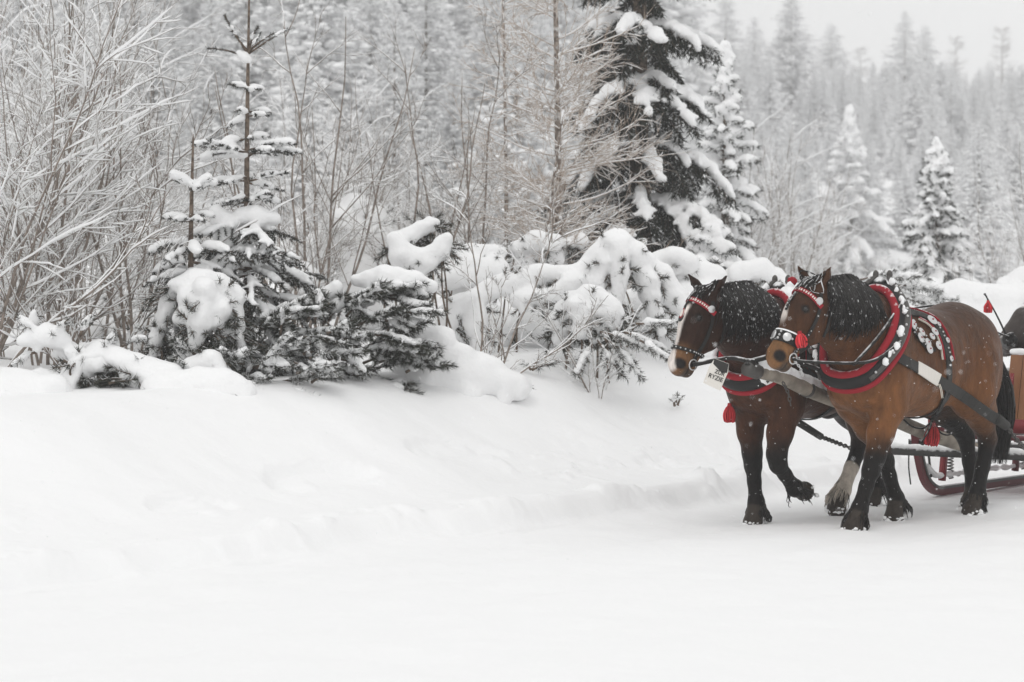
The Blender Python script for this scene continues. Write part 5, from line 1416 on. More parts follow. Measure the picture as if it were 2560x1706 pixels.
def bridle(h, wide):
    br = empty('bridle'); br.parent = h.root
    k = h.cfg['hl']
    ps, ns = head_ring(h, 0.105 * k / 0.84, -1.75, 1.75, 30, -0.04, tilt=-0.25)
    bb = h.ribbon('browband', ps, ns, 0.036, 0.008, M['red'], br, lift=0.006)
    mb = MB()
    for i in range(2, len(ps) - 2):
        T = ps[i + 1] - ps[i - 1]; T /= np.linalg.norm(T); S = np.cross(ns[i], T)
        c = ps[i] + ns[i] * 0.0155
        mb.add([c - T * 0.005 - S * 0.008, c + T * 0.005 - S * 0.008, c + T * 0.005 + S * 0.008, c - T * 0.005 + S * 0.008], q=[[0, 1, 2, 3]])
    mb.build('browband_pattern', M['tape'], br, smooth=False)
    for s in (1, -1):
        ps, ns = head_side(h, [(0.03, -0.01), (0.15, -0.06), (0.30, -0.075), (0.44, -0.06), (0.50, -0.05)] if True else 0, 20, s)
        if len(ps) > 4: h.ribbon('cheek_strap', ps, ns, 0.026, 0.007, M['leather'], br)
        if s > 0 and wide and len(ps) > 10: studs(h, ps[9:16], ns[9:16], br, 0.0055, 1)
        ps, ns = head_side(h, [(-0.01, -0.06), (0.08, -0.14), (0.18, -0.18), (0.26, -0.195)], 16, s)
        if len(ps) > 4: h.ribbon('throat_strap', ps, ns, 0.022, 0.007, M['leather'], br)
        ps, ns = head_side(h, [(0.085, -0.02), (0.086, -0.021)], 2, s)
        if ps: h.disc('rosette', ps[0] + ns[0] * 0.012, ns[0], 0.026, br, boss=False)
        # bit
        hh = head_side(h, [(0.585 * k + 0.02, -0.05), (0.587 * k + 0.02, -0.05)], 2, s)
        if hh[0]:
            mb = MB(); c = hh[0][0] + hh[1][0] * 0.02; torus(mb, c, hh[1][0] + np.array([0, 0, 0.2]), 0.036, 0.0045); mb.build('bit_ring', M['metal'], br)
            if s > 0: h.bit = c
            else: h.bit_r = c
    hh = h.ring_path(h.H(-0.035, -0.05, 0), -h.nf * 0.3 - h.ax, h.lt, 26, -2.0, 2.0, 0.4)
    ps, ns = head_ring(h, 0.40 * k / 0.84 if wide else 0.40, 0, 2 * math.pi, 48, -0.04, tilt=0.12)
    nb = h.ribbon('noseband', ps, ns, 0.078 if wide else 0.026, 0.010, M['leather'] if True else 0, br, closed=True, lift=0.006)
    if wide:
        for a, r in ((-0.1, 0.030), (0.72, 0.030)):
            i = int(((a / (2 * math.pi)) % 1.0) * 47); h.disc('medallion', ps[i] + ns[i] * 0.016, ns[i], r, br, boss=False)
        for a, da in ((0.31, -0.026), (0.33, 0.0), (0.30, 0.024), (1.05, 0.0), (-0.5, 0.02), (-0.5, -0.02)):
            i = int(((a / (2 * math.pi)) % 1.0) * 47); mb = MB(); blobs(mb, [ps[i] + ns[i] * 0.019 + h.ax * da], [[0.010] * 3], np.random.RandomState(1), ICO1, 0.0); mb.build('stud', M['metal'], br)
        for a in (1.38, -1.38):
            i = int(((a / (2 * math.pi)) % 1.0) * 47)
            tassel('tassel', ps[i] + ns[i] * 0.035 - h.ax * 0.055 + h.nf * 0.03, 0.095, 0.042, br, down=h.ax * 0.75 - h.nf * 0.6 + ns[i] * 0.1, n=170)
        # snow on the upper edge of the noseband
        mb = MB(); seg = [ps[i] + ns[i] * 0.014 - h.ax * 0.041 for i in list(range(41, 47)) + list(range(0, 10))]
        tubes(mb, smooth_path(seg, 20)[None], 0.008 * np.ones((1, 20)), 5); mb.build('noseband_snow', M['snow_soft'], br)
        # studded drop down the forehead
        qs, qn = [], []
        for t in np.linspace(0.10, 0.24, 10):
            loc, nr, i, d = h.bvh.ray_cast(Vector(h.H(t, 0.4, 0.012)), Vector(-h.nf)); qs.append(np.array(loc)); qn.append(h.nf)
        h.ribbon('forehead_drop', qs, qn, 0.024, 0.006, M['leather'], br); studs(h, qs, qn, br, 0.006, 2)
    else:
        studs(h, ps, ns, br, 0.0065, 2, lift=0.018)
        i = int(((-1.5 / (2 * math.pi)) % 1.0) * 47)
        tassel('tassel', ps[i] + ns[i] * 0.03, 0.11, 0.045, br, down=h.ax * 0.9 + np.array([0, 0, -0.4]), n=110)
        # teardrop plate on the forehead
        c = []; 
        for ang in np.linspace(0, 2 * math.pi, 24, endpoint=False):
            c.append((0.175 + 0.062 * math.cos(ang), 0.032 * math.sin(ang) * (1 - 0.45 * math.cos(ang + math.pi)) ))
        def plate(nm, sc, lift, mat):
            mb = MB(); pts = [h.H(0.175 + (t - 0.175) * sc, 0.105 + lift, l * sc - 0.005) for t, l in c]
            bot = [p - h.nf * 0.008 for p in pts]; n = len(pts)
            mb.add(pts + bot + [np.mean(pts, 0)], t=[[i, (i + 1) % n, 2 * n] for i in range(n)], q=[[i, n + i, n + (i + 1) % n, (i + 1) % n] for i in range(n)])
            mb.build(nm, mat, br, smooth=False)
        plate('forehead_plate', 1.0, 0.012, M['leather']); plate('plate_trim', 0.62, 0.016, M['red']); plate('plate_centre', 0.45, 0.020, M['tape'])
        qs, qn = [], []
        for t in np.linspace(0.06, 0.13, 6):
            loc, nr, i, d = h.bvh.ray_cast(Vector(h.H(t, 0.4, -0.003)), Vector(-h.nf)); qs.append(np.array(loc)); qn.append(h.nf)
        h.ribbon('forehead_drop', qs, qn, 0.02, 0.006, M['leather'], br)
bridle(near, True); bridle(far, False)

# ------------------------------------------------------------------ collars
M['collar_black'] = add_bump(new_mat('collar_black', (0.012, 0.011, 0.011), 0.5, 0.25), 40, 0.3, 0.006)
def collar(h, seed, snowy):
    rng = np.random.RandomState(seed)
    co = empty('collar'); co.parent = h.root
    # the collar follows the neck's own girth in a plane leaning back over the withers
    nrm = np.array([0.79, 0, 0.613]); upv = np.array([-0.613, 0, 0.79]); c0 = np.array([0.155, 0, 1.33])
    rr = []; angs = np.linspace(0, math.pi, 41)
    for a in angs:
        d = upv * math.cos(a) + np.array([0, 1.0, 0]) * math.sin(a)
        loc, nr, i, ds = h.bvh.ray_cast(Vector(c0), Vector(d), 0.8); rr.append(ds if loc is not None else 0.33)
    rr = np.array(rr)
    for _ in range(4): rr[1:-1] = (rr[:-2] + 2 * rr[1:-1] + rr[2:]) / 4
    rr = rr + 0.034 + 0.012 * np.exp(-((angs) / 0.35) ** 2)
    left = c0 + rr[:, None] * (np.cos(angs)[:, None] * upv + np.sin(angs)[:, None] * np.array([0, 1.0, 0]))
    left = smooth_path(left, 40); half = [left[i] for i in (0, 5, 10, 15, 21, 27, 33, 39)]
    right = left[::-1] * [1, -1, 1]
    path = np.vstack([left, right[1:-1]]); path = np.vstack([path, path[:1]])
    rd = path - c0; rd -= (rd @ nrm)[:, None] * nrm; rd /= np.linalg.norm(rd, axis=1, keepdims=True)
    def sweep(nm, off_f, off_r, r, mat, k=10, sub=path, rdd=rd):
        mb = MB(); p = sub + nrm * off_f + rdd * off_r
        tubes(mb, p[None], np.broadcast_to(r, (1, len(p))), k, cap=False); return mb.build(nm, mat, co)
    sweep('collar_body', 0.0, 0.0, 0.052, M['collar_black'], 12)
    sweep('inner_roll', 0.046, -0.022, 0.031, M['red'])
    sweep('outer_piping', -0.050, 0.034, 0.026, M['red'])
    # hames: two dark bows with knobbed tops, bright studs and rings
    for s in (1, -1):
        hp = smooth_path([np.array(p) * [1, s, 1] for p in [tuple(half[0] + [-0.02, 0.05, 0.055]), tuple(half[0] + [-0.01, 0.055, 0.03])] + [tuple(q) for q in half[1:7]]], 44)
        r2 = hp - c0; r2 -= (r2 @ nrm)[:, None] * nrm; r2 /= np.linalg.norm(r2, axis=1, keepdims=True)
        mb = MB(); tubes(mb, (hp + r2 * 0.052 + nrm * 0.012)[None], (0.017 + 0.008 * np.sin(np.linspace(0, 3.1, 44)))[None], 8)
        blobs(mb, [hp[0] + r2[0] * 0.052 + nrm * 0.012], [[0.022, 0.022, 0.034]], rng, ICO2, 0.03); mb.build('hame', M['dark_metal'], co)
        mb = MB(); idx = range(8, 43, 3)
        for i in idx: blobs(mb, [hp[i] + r2[i] * 0.062 + nrm * 0.034], [[0.011] * 3], rng, ICO1, 0.0)
        mb.build('hame_stud', M['metal'], co)
        mb = MB(); torus(mb, hp[9] + r2[9] * 0.10 - nrm * 0.02, nrm + np.array([0, 0.3 * s, 0]), 0.045, 0.005); mb.build('rein_ring', M['metal'], co)
        mb = MB()
        for i in range(9, 40):
            if rng.rand() < (0.42 if not snowy else 0.95):
                blobs(mb, [hp[i] + r2[i] * (0.035 + 0.02 * rng.rand()) + nrm * (0.042 - 0.02 * rng.rand())], [[0.016 + 0.016 * rng.rand() + 0.012 * snowy, 0.012 + 0.014 * rng.rand() + 0.01 * snowy, 0.02 + 0.02 * rng.rand() + 0.01 * snowy]], rng, ICO2, 0.1)
        mb.build('collar_snow', M['snow_soft'], co)
    if snowy:
        mb = MB(); i0 = left[2:34] + nrm * 0.008 + rd[2:34] * 0.012
        V, Q = snow_shape([(i0[i], i0[i + 1], 0.055, 0.055) for i in range(len(i0) - 1)], 0.014, 0.02, 0.012, 18)
        mb.add(V, q=Q); mb.build('collar_snow', M['snow_soft'], co)
    # leather cap and bell strap
    mb = MB(); tubes(mb, np.array([[half[0] + [-0.05, 0, -0.01], half[0] + [0, 0, 0.03], half[0] + [0.05, 0, -0.01]]]), np.array([[0.05, 0.06, 0.045]]), 10); mb.build('collar_cap', M['leather'], co)
    h.collar = co; h.cpath = left
collar(near, 5, 0); collar(far, 6, 1)
# woolly bobbles on the far collar top
mb = MB(); blobs(mb, [far.cpath[0] + [-0.04, 0.09, 0.09], far.cpath[0] + [0.01, 0.09, 0.02]], [[0.035] * 3, [0.025] * 3], np.random.RandomState(4), ICO3, 0.06); mb.build('wool_bobble', M['red'], far.collar)

# ------------------------------------------------------------------ body harness of the near horse
hn = empty('body_harness'); hn.parent = near.root
def strap_both(h, name, px, width, thick, mat, parent, m=26, lift=0.005):
    path = smooth_path(np.c_[np.array(px, float), np.zeros(len(px))], m)[:, :2]
    ps, ns = [], []
    for x, y in path:
        q = h.hit(x, y)
        if q is not None: ps.append(q[0]); ns.append(q[1])
    mb = MB(); h.ribbon(name, ps, ns, width, thick, mat, parent, lift=lift, mb=mb)
    p2, n2 = [], []
    for p in ps:
        q = side_hit(h, p[0], p[2], -1.0)
        if q is not None: p2.append(q[0]); n2.append(q[1])
    if len(p2) > 3: h.ribbon(name, p2, n2, width, thick, mat, parent, lift=lift, mb=mb)
    mb.build(name, mat, parent, smooth=False)
    return ps, ns
TR = [(2222, 882), (2262, 905), (2310, 932), (2362, 962), (2410, 992), (2456, 1024), (2492, 1050)]
tps, tns = strap_both(near, 'trace_strap', TR, 0.080, 0.012, M['strap'], hn, lift=0.010)
near.strap_px('tape_wrap', [(2288, 919), (2315, 934), (2341, 949)], 0.092, 0.006, M['tape'], hn, 8, lift=0.022)
mb = MB(); e = near.hit(2338, 950)[0] + near.hit(2338, 950)[1] * 0.04
for dx in (0.0, 0.02): tubes(mb, smooth_path([e + [dx, 0, -0.02], e + [dx - 0.01, 0.01, -0.06], e + [-0.03 + dx, 0.01, -0.12]], 8)[None], np.full((1, 8), 0.0035), 4)
mb.build('loose_cord', M['white_cord'], hn)
BK = [(2268, 781), (2300, 790), (2330, 806), (2350, 832), (2362, 862), (2369, 900), (2371, 940), (2368, 968)]
strap_both(near, 'back_strap', BK, 0.066, 0.010, M['strap'], hn, 30, lift=0.006)
off = lambda pts, d: [(x + d[i][0], y + d[i][1]) for i, (x, y) in enumerate(pts)]
nb = [(3, -7), (5, -8), (8, -7), (10, -4), (11, -2), (12, 0), (12, 0), (12, 0)]
near.strap_px('strap_edging', off(BK, nb)[:6], 0.014, 0.012, M['red'], hn, 24, lift=0.008)
near.strap_px('strap_edging', off(BK, [(-a, -b) for a, b in nb])[1:6], 0.014, 0.012, M['red'], hn, 24, lift=0.008)
near.strap_px('strap_piping', off(BK, [(-a * 1.35, -b * 1.35) for a, b in nb])[1:6], 0.006, 0.012, M['white_cord'], hn, 24, lift=0.008)
# girth down to the belly
near.strap_px('girth_strap', [(2364, 975), (2355, 1000), (2342, 1030), (2330, 1045)], 0.045, 0.010, M['leather'], hn, 12, lift=0.012)
ps, ns = near.ring_path((-0.62, 0, 1.05), (0, 1, 0), (0, 0, -1), 30, 0.2, math.pi - 0.1, 0.6)
near.ribbon('girth_strap', ps, ns, 0.04, 0.010, M['leather'], hn, lift=0.006)
NK = [(2232, 758), (2250, 780), (2268, 806), (2292, 843), (2312, 868), (2335, 876)]
near.strap_px('neck_strap', NK, 0.028, 0.008, M['leather'], hn, 20, lift=0.006)
for i, (x, y, r) in enumerate([(2241, 769, .016), (2255, 791, .021), (2273, 816, .034), (2280, 811, .03), (2298, 835, .034), (2292, 848, .037), (2315, 859, .033), (2317, 875, .037), (2323, 847, .027), (2333, 833, .034), (2340, 867, .033), (2325, 808, .042), (2343, 815, .019), (2362, 854, .021), (2369, 898, .021)]):
    q = near.hit(x, y); near.disc('medallion', q[0] + q[1] * (0.018 + 0.006 * (i % 3)), q[1] + np.array([0, 0.25, 0.1]), r, hn)
for x, y in [(2247, 781), (2262, 801), (2266, 799), (2283, 828), (2279, 833), (2287, 824), (2303, 857), (2310, 844), (2304, 852), (2345, 824), (2352, 834), (2355, 843), (2365, 872), (2368, 883)]:
    q = near.hit(x, y); mb = MB(); blobs(mb, [q[0] + q[1] * 0.022], [[0.008] * 3], np.random.RandomState(1), ICO1, 0.0); mb.build('stud', M['metal'], hn)
q = near.hit(2333, 1043)
bp = q[0] + q[1] * 0.03
tassel('tassel', bp + [0.02, 0.02, -0.03], 0.15, 0.058, hn, down=(0.25, 0, -1), n=240)
mb = MB()
tubes(mb, smooth_path([bp, bp + [0.10, -0.02, -0.05], bp + [0.22, -0.05, -0.035], bp + [0.30, -0.08, 0.02]], 14)[None], np.full((1, 14), 0.007), 5)
tubes(mb, smooth_path([bp, bp + [0.09, 0.02, -0.06], bp + [0.22, 0.03, -0.15]], 12)[None], np.linspace(0.013, 0.006, 12)[None], 5)
tubes(mb, smooth_path([bp, bp + [-0.15, 0, -0.10], bp + [-0.36, -0.02, -0.11], bp + [-0.55, -0.05, 0.0]], 16)[None], np.full((1, 16), 0.007), 5)
mb.build('belly_strap', M['leather'], hn)
# breast tassel of the far horse, its trace and girth
hf = empty('body_harness'); hf.parent = far.root
tassel('tassel', (0.24, -0.20, 0.865), 0.12, 0.045, hf, n=150, seed=9)
ps, ns = far.ring_path((-0.5, 0, 1.08), (0, 1, 0), (0, 0, -1), 60, 0, 2 * math.pi, 0.6)
far.ribbon('girth_strap', ps, ns, 0.05, 0.010, M['leather'], hf, closed=True)
pl = []
nl = []
for x, z in smooth_path([(0.13, 1.10, 0), (-0.2, 1.02, 0), (-0.6, 0.93, 0), (-1.0, 0.86, 0)], 20)[:, :2]:
    for_ = side_hit(far, x, z)
    if for_ is not None: pl.append(for_[0]); nl.append(for_[1])
far.ribbon('trace_strap', pl, nl, 0.09, 0.010, M['strap'], hf, lift=0.01)
# shoulder strap with medallion, seen under the near horse's chin
pl, nl = [], []
for x, z in smooth_path([(0.0, 1.40, 0), (-0.03, 1.25, 0), (0.02, 1.12, 0)], 12)[:, :2]:
    q = side_hit(far, x, z)
    if q is not None: pl.append(q[0]); nl.append(q[1])
far.ribbon('shoulder_strap', pl, nl, 0.07, 0.008, M['strap'], hf, lift=0.008)
far.ribbon('strap_edging', pl, nl, 0.088, 0.004, M['red'], hf, lift=0.007)
far.disc('medallion', pl[5] + nl[5] * 0.02, nl[5], 0.03, hf)
# ------------------------------------------------------------------ pole, reins, sleigh, driver (in the near horse's frame: x ahead, y to its left)
LW = near.l2w
def wtube(mb, pts, r, m=None, k=6):
    p = LW(np.array(pts, float)); m = m or len(p) * 4
    p = smooth_path(p, m); r = np.interp(np.linspace(0, 1, m), np.linspace(0, 1, len(np.atleast_1d(r))), np.atleast_1d(r)) if np.ndim(r) else np.full(m, r)
    tubes(mb, p[None], r[None], k); return p
def lbox(mb, lo, hi, bev=0.0):
    """box given by two corners in the horse frame"""
    (x0, y0, z0), (x1, y1, z1) = lo, hi
    v = LW(np.array([(x, y, z) for x in (x0, x1) for y in (y0, y1) for z in (z0, z1)]))
    mb.add(v, q=[[0, 1, 3, 2], [4, 6, 7, 5], [0, 4, 5, 1], [2, 3, 7, 6], [0, 2, 6, 4], [1, 5, 7, 3]])
def chain(name, pts, mat, parent, link=0.05, r=0.006, world=False):
    p = np.array(pts, float); p = p if world else LW(p)
    L = np.linalg.norm(np.diff(p, axis=0), axis=1).sum(); n = max(3, int(L / (link * 0.78)))
    q = smooth_path(p, n + 1); mb = MB()
    for i in range(n):
        c = (q[i] + q[i + 1]) / 2; t = q[i + 1] - q[i]; t /= np.linalg.norm(t)
        a = np.cross(t, [0, 0, 1.0]); a /= np.linalg.norm(a); b = np.cross(t, a)
        sd = a * 0.8 + b * 0.6 if i % 2 else b * 0.8 - a * 0.6
        an = np.linspace(0, 2 * math.pi, 13)
        tubes(mb, (c + np.cos(an)[:, None] * t * link * 0.5 + np.sin(an)[:, None] * sd * link * 0.28)[None], np.full((1, 13), r), 4, cap=False)
    o = mb.build(name, mat, parent); return o
M['burgundy'] = add_snow_top(add_bump(new_mat('burgundy_paint', (0.11, 0.012, 0.018), 0.45, 0.4), 30, 0.2, 0.004), None, 0.6, 0.9, 15, 0.7, 1.0)
M['redpaint'] = new_mat('red_paint', (0.20, 0.014, 0.018), 0.45, 0.4)
M['panel_wood'], _c = add_mottle(new_mat('orange_wood', (0.25, 0.1, 0.04), 0.5, 0.4), (0.15, 0.055, 0.02), (0.30, 0.13, 0.05), 7, 0.3, 0.7, (1, 1, 0.15))
M['iron'] = add_snow_top(add_bump(new_mat('iron', (0.035, 0.033, 0.032), 0.5, 0.45), 50, 0.3, 0.004), None, 0.45, 0.85, 26, 1.0, 0.95)
M['steel'] = new_mat('steel_shoe', (0.05, 0.05, 0.05), 0.35, 0.5)

# pole
pole = empty('sleigh_pole', LW(np.array([-2.3, -0.42, 0.4])))
tag(pole, 'snow topped wooden pole running between the two horses to the sleigh', 'pole')
def under(parent, o):
    o.parent = parent; o.matrix_parent_inverse = Matrix.Translation(-parent.location); return o
pp = [(0.93, -0.42, 1.11), (0.55, -0.42, 1.055), (0.15, -0.42, 0.95), (-0.3, -0.42, 0.85), (-0.9, -0.42, 0.74), (-1.6, -0.42, 0.57), (-2.5, -0.42, 0.39)]
mb = MB(); path = wtube(mb, pp, [0.046, 0.052, 0.055, 0.055, 0.055, 0.055, 0.052], 60, 12); under(pole, mb.build('pole_shaft', M['wood'], None))
rng = np.random.RandomState(21)
mb = MB(); ppp = smooth_path(LW(np.array(pp)), 60)
V, Q = snow_shape([(ppp[i] + [0, 0, 0.050 + 0.008 * rng.rand()], ppp[i + 1] + [0, 0, 0.050], 0.040 + 0.008 * rng.rand(), 0.042) for i in range(2, 34) if rng.rand() < 0.93], 0.012, 0.02, 0.01, 22)
mb.add(V, q=Q); under(pole, mb.build('pole_snow', M['snow_soft'], None))
for pb, rb_ in (([(0.99, -0.42, 1.12), (0.86, -0.42, 1.10)], [0.05, 0.056]), ([(0.2, -0.42, 0.962), (0.17, -0.42, 0.955)], 0.061), ([(-0.28, -0.42, 0.855), (-0.36, -0.42, 0.838)], 0.062)):
    mb = MB(); wtube(mb, pb, rb_, 6, 12); under(pole, mb.build('pole_band', M['dark_metal'], None))
under(pole, chain('pole_chain', [(0.62, -0.36, 1.02), (0.60, -0.33, 0.95), (0.58, -0.32, 0.86)], M['dark_metal'], None, 0.035, 0.005))
# coupling straps from the pole head to the bits and the collars
fb = near.w2l(far.l2w(far.bit)); nbit = near.bit
st = empty('coupling_strap', LW(np.array([0.95, -0.42, 1.15]))); tag(st, 'black leather straps tied from the pole head to both horses', 'strap')
mb = MB(); wtube(mb, [(0.95, -0.42, 1.17), (0.93, -0.6, 1.19), fb], 0.017, 14, 6); under(st, mb.build('strap_length', M['leather'], None))
mb = MB(); wtube(mb, [(0.95, -0.42, 1.17), (0.80, -0.30, 1.22), (0.45, -0.10, 1.33)], 0.020, 14, 6); under(st, mb.build('strap_length', M['leather'], None))
mb = MB(); wtube(mb, [(0.93, -0.42, 1.16), (0.75, -0.38, 1.15), (0.45, -0.28, 1.14), (0.28, -0.1, 1.03)], 0.017, 18, 6); under(st, mb.build('strap_length', M['leather'], None))
mb = MB(); wtube(mb, [(0.95, -0.42, 1.14), (0.94, -0.42, 1.185)], [0.045, 0.032], 6, 10); under(st, mb.build('strap_knot', M['leather'], None))
# reins
rn = empty('reins', LW(np.array([0.3, 0.2, 1.2]))); tag(rn, 'black leather reins of the horse nearest the camera', 'reins')
mb = MB(); wtube(mb, [nbit, nbit + [-0.10, 0.02, -0.02], (0.55, 0.16, 1.16), (0.36, 0.24, 1.19), near.cpath[21] + [0.03, 0.06, 0.0]], 0.012, 26, 6); under(rn, mb.build('rein', M['leather'], None))
mb = MB(); wtube(mb, [(0.58, 0.17, 1.15), (0.32, 0.22, 1.34), near.cpath[6] + [0.03, 0.07, 0.0]], [0.011, 0.012, 0.012], 22, 6); under(rn, mb.build('rein', M['leather'], None))
mb = MB(); wtube(mb, [(0.0, -0.20, 1.56), (-0.5, -0.16, 1.50), (-1.2, -0.16, 1.545), (-1.7, -0.22, 1.50), (-2.6, -0.45, 1.38), (-3.5, -0.62, 1.27)], 0.009, 40, 5); under(rn, mb.build('rein', M['leather'], None))
under(rn, chain('bit_chain', [nbit + [-0.02, 0.0, -0.02], nbit + [-0.07, 0.01, -0.06], nbit + [-0.13, 0, -0.12]], M['metal'], None, 0.025, 0.004))
# placard hanging under the coupling strap
wp = P(1792, 936, 16.45)
pl_ = empty('placard', wp); tag(pl_, 'white plastic placard with black lettering hanging under the head of the dark horse', 'sign')
mb = MB(); W_, H_ = 0.083, 0.112
prof = [(-W_, -H_ + 0.01), (W_ * 0.9, -H_), (W_, H_ * 0.4), (W_ * 0.8, H_), (-W_ * 0.75, H_), (-W_, H_ * 0.3)]
n = len(prof); mb.add([(x, -0.004, z) for x, z in prof] + [(x, 0.004, z) for x, z in prof], t=[[0, i, i + 1] for i in range(1, n - 1)] + [[n, n + i + 1, n + i] for i in range(1, n - 1)], q=[[i, n + i, n + (i + 1) % n, (i + 1) % n] for i in range(n)])
mb.build('board', M['tape'], pl_, smooth=False)
mb = MB(); mb.add([(-W_ * 0.78, -0.0065, H_ * 0.98), (W_ * 0.8, -0.0065, H_ * 0.98), (W_ * 0.95, -0.0065, H_ * 0.35), (W_ * 0.4, -0.0065, H_ * 0.22), (-W_ * 0.15, -0.0065, H_ * 0.42), (-W_ * 0.7, -0.0065, H_ * 0.6)], t=[[0, 2, 1], [0, 3, 2], [0, 4, 3], [0, 5, 4]]); mb.build('torn_cover', M['strap'], pl_, smooth=False)
for txt, x, z, sz in (('ZUR', -0.022, 0.004, 0.036), ('RYZIE', -0.062, -0.045, 0.040)):
    cu = bpy.data.curves.new('lettering', 'FONT'); cu.body = txt; cu.size = sz * 1.25; cu.extrude = 0.0006; cu.offset = 0.0006
    to = bpy.data.objects.new('lettering', cu); COL.objects.link(to); to.rotation_euler = (rad(90), 0, 0)
    tm = bpy.data.meshes.new_from_object(to); bpy.data.objects.remove(to); tm.materials.clear(); to = obj('lettering', tm, M['leather'], pl_, (x, -0.0078, z)); to.rotation_euler = (rad(90), 0, 0)
pl_.scale = (0.82, 0.82, 0.86)
pl_.rotation_euler = (rad(-4), rad(20), rad(-20))
# trace ends and chains
ct = empty('trace_chain', LW(np.array([-1.7, 0.3, 0.75]))); tag(ct, 'chain and strap end behind the rump of the near horse', 'chain')
e0 = tps[-1]
mb = MB(); wtube(mb, [e0 + [0.05, 0.02, 0.015], e0 + [-0.10, 0.03, -0.05]], [0.042, 0.036], 6, 8); under(ct, mb.build('strap_end', M['strap'], None))
under(ct, chain('chain_length', [e0 + [-0.10, 0.03, -0.05], e0 + [-0.45, 0.03, -0.24], (-2.35, 0.30, 0.42)], M['dark_metal'], None))
ct = empty('trace_chain', LW(np.array([-1.0, -0.45, 0.6]))); tag(ct, 'strap and iron chain slung beneath the belly of the dark horse', 'chain')
s0, s1, s2 = near.w2l(P(1985, 1050, 17.9)), near.w2l(P(2052, 1092, 18.2)), near.w2l(P(2112, 1115, 18.5))
mb = MB(); wtube(mb, [s0 + [0.3, 0, 0.10], s0, s1], [0.02, 0.03, 0.028], 12, 8); under(ct, mb.build('strap_end', M['strap'], None))
under(ct, chain('chain_length', [s1, s2, s2 + (s2 - s1) * 1.6], M['dark_metal'], None))

# ------------------------------------------------------------------ sleigh
sl = empty('horse_sleigh', LW(np.array([-3.6, -0.45, 0.0])))
tag(sl, 'burgundy wooden sleigh drawn by the two horses', 'sleigh')
zr = -0.01
for y in (-0.95, 0.05):
    pr = smooth_path([(-2.46, 0.53, 0), (-2.52, 0.33, 0), (-2.62, 0.15, 0), (-2.80, 0.055, 0), (-3.05, 0.045, 0), (-3.8, 0.045, 0), (-5.6, 0.045, 0)], 40)[:, :2]
    def bar(nm, off, hgt_, w, mat):
        mb = MB(); T = np.gradient(pr, axis=0); T /= np.linalg.norm(T, axis=1, keepdims=True); Nn = np.c_[T[:, 1], -T[:, 0]]
        Nn = np.where(Nn[:, 1:2] < -0.0, Nn, Nn)
        a = pr + Nn * off; b = pr + Nn * (off + hgt_)
        ring = np.stack([np.c_[a[:, 0], np.full(40, y - w), a[:, 1]], np.c_[a[:, 0], np.full(40, y + w), a[:, 1]], np.c_[b[:, 0], np.full(40, y + w), b[:, 1]], np.c_[b[:, 0], np.full(40, y - w), b[:, 1]]], 1)
        idx = np.arange(160).reshape(40, 4)
        q = np.stack([idx[:-1], np.roll(idx[:-1], -1, 1), np.roll(idx[1:], -1, 1), idx[1:]], -1).reshape(-1, 4)
        mb.add(LW(ring.reshape(-1, 3)) + [0, 0, zr], q=np.concatenate([q, [idx[0], idx[-1]]])); return under(sl, mb.build(nm, mat, None, smooth=False))
    bar('runner', -0.052, 0.052, 0.024, M['burgundy'])
    bar('runner_shoe', 0.0, 0.022, 0.032, M['steel'])
    mb = MB(); V, Q = snow_shape([(LW(np.array([pr[i, 0], y, pr[i, 1] + 0.10])), LW(np.array([pr[i + 1, 0], y, pr[i + 1, 1] + 0.10])), 0.022, 0.022) for i in range(14, 39)], 0.016, 0.02, 0.012, 14); mb.add(V, q=Q); under(sl, mb.build('runner_snow', M['snow_soft'], None))
    for x in (-2.93, -4.3):
        mb = MB(); wtube(mb, [(x + 0.02, y, 0.10), (x - 0.05, y, 0.46)], 0.032, 4, 4); under(sl, mb.build('stanchion', M['redpaint'] if x > -4 else M['burgundy'], None))
        mb = MB(); t = np.linspace(0, 1, 80); a = t * 2 * math.pi * 9
        wtube(mb, np.c_[x - 0.13 + 0.025 * np.cos(a), y + 0.025 * np.sin(a), 0.11 + 0.24 * t], 0.006, 160, 4); under(sl, mb.build('coil_spring', M['iron'], None))
    mb = MB(); wtube(mb, [(-2.72, y, 0.14), (-2.66, y, 0.40)], 0.011, 4, 5); under(sl, mb.build('runner_stay', M['iron'], None))
    under(sl, chain('runner_chain', [(-2.47, y, 0.40), (-2.55, y, 0.33), (-2.66, y, 0.36)], M['iron'], None))
mb = MB(); wtube(mb, [(-2.38, -0.97, 0.40), (-2.38, -0.975, 0.25), (-2.385, -0.96, 0.10)], 0.006, 10, 4); under(sl, mb.build('loose_wire', M['iron'], None))
mb = MB(); lbox(mb, (-2.60, -1.02, 0.40), (-2.46, 0.12, 0.46)); under(sl, mb.build('front_beam', M['iron'], None))
mb = MB(); lbox(mb, (-2.30, -1.08, 0.345), (-2.22, 0.35, 0.40)); under(sl, mb.build('swing_bar', M['iron'], None))
mb = MB(); V, Q = snow_shape([(LW(np.array([-2.26, y, 0.412])), LW(np.array([-2.26, y + 0.12, 0.412])), 0.022 + 0.006 * rng.rand(), 0.024) for y in np.arange(-1.05, 0.2, 0.1)], 0.014, 0.02, 0.012, 20); mb.add(V, q=Q); under(sl, mb.build('bar_snow', M['snow_soft'], None))
mb = MB(); lbox(mb, (-5.4, -0.98, 0.46), (-2.75, 0.08, 0.50)); under(sl, mb.build('sleigh_floor', M['burgundy'], None))
for i in range(4):
    mb = MB(); lbox(mb, (-2.80, -0.95, 0.505 + i * 0.052), (-2.765, -0.42, 0.548 + i * 0.052)); under(sl, mb.build('front_slat', M['burgundy'], None))
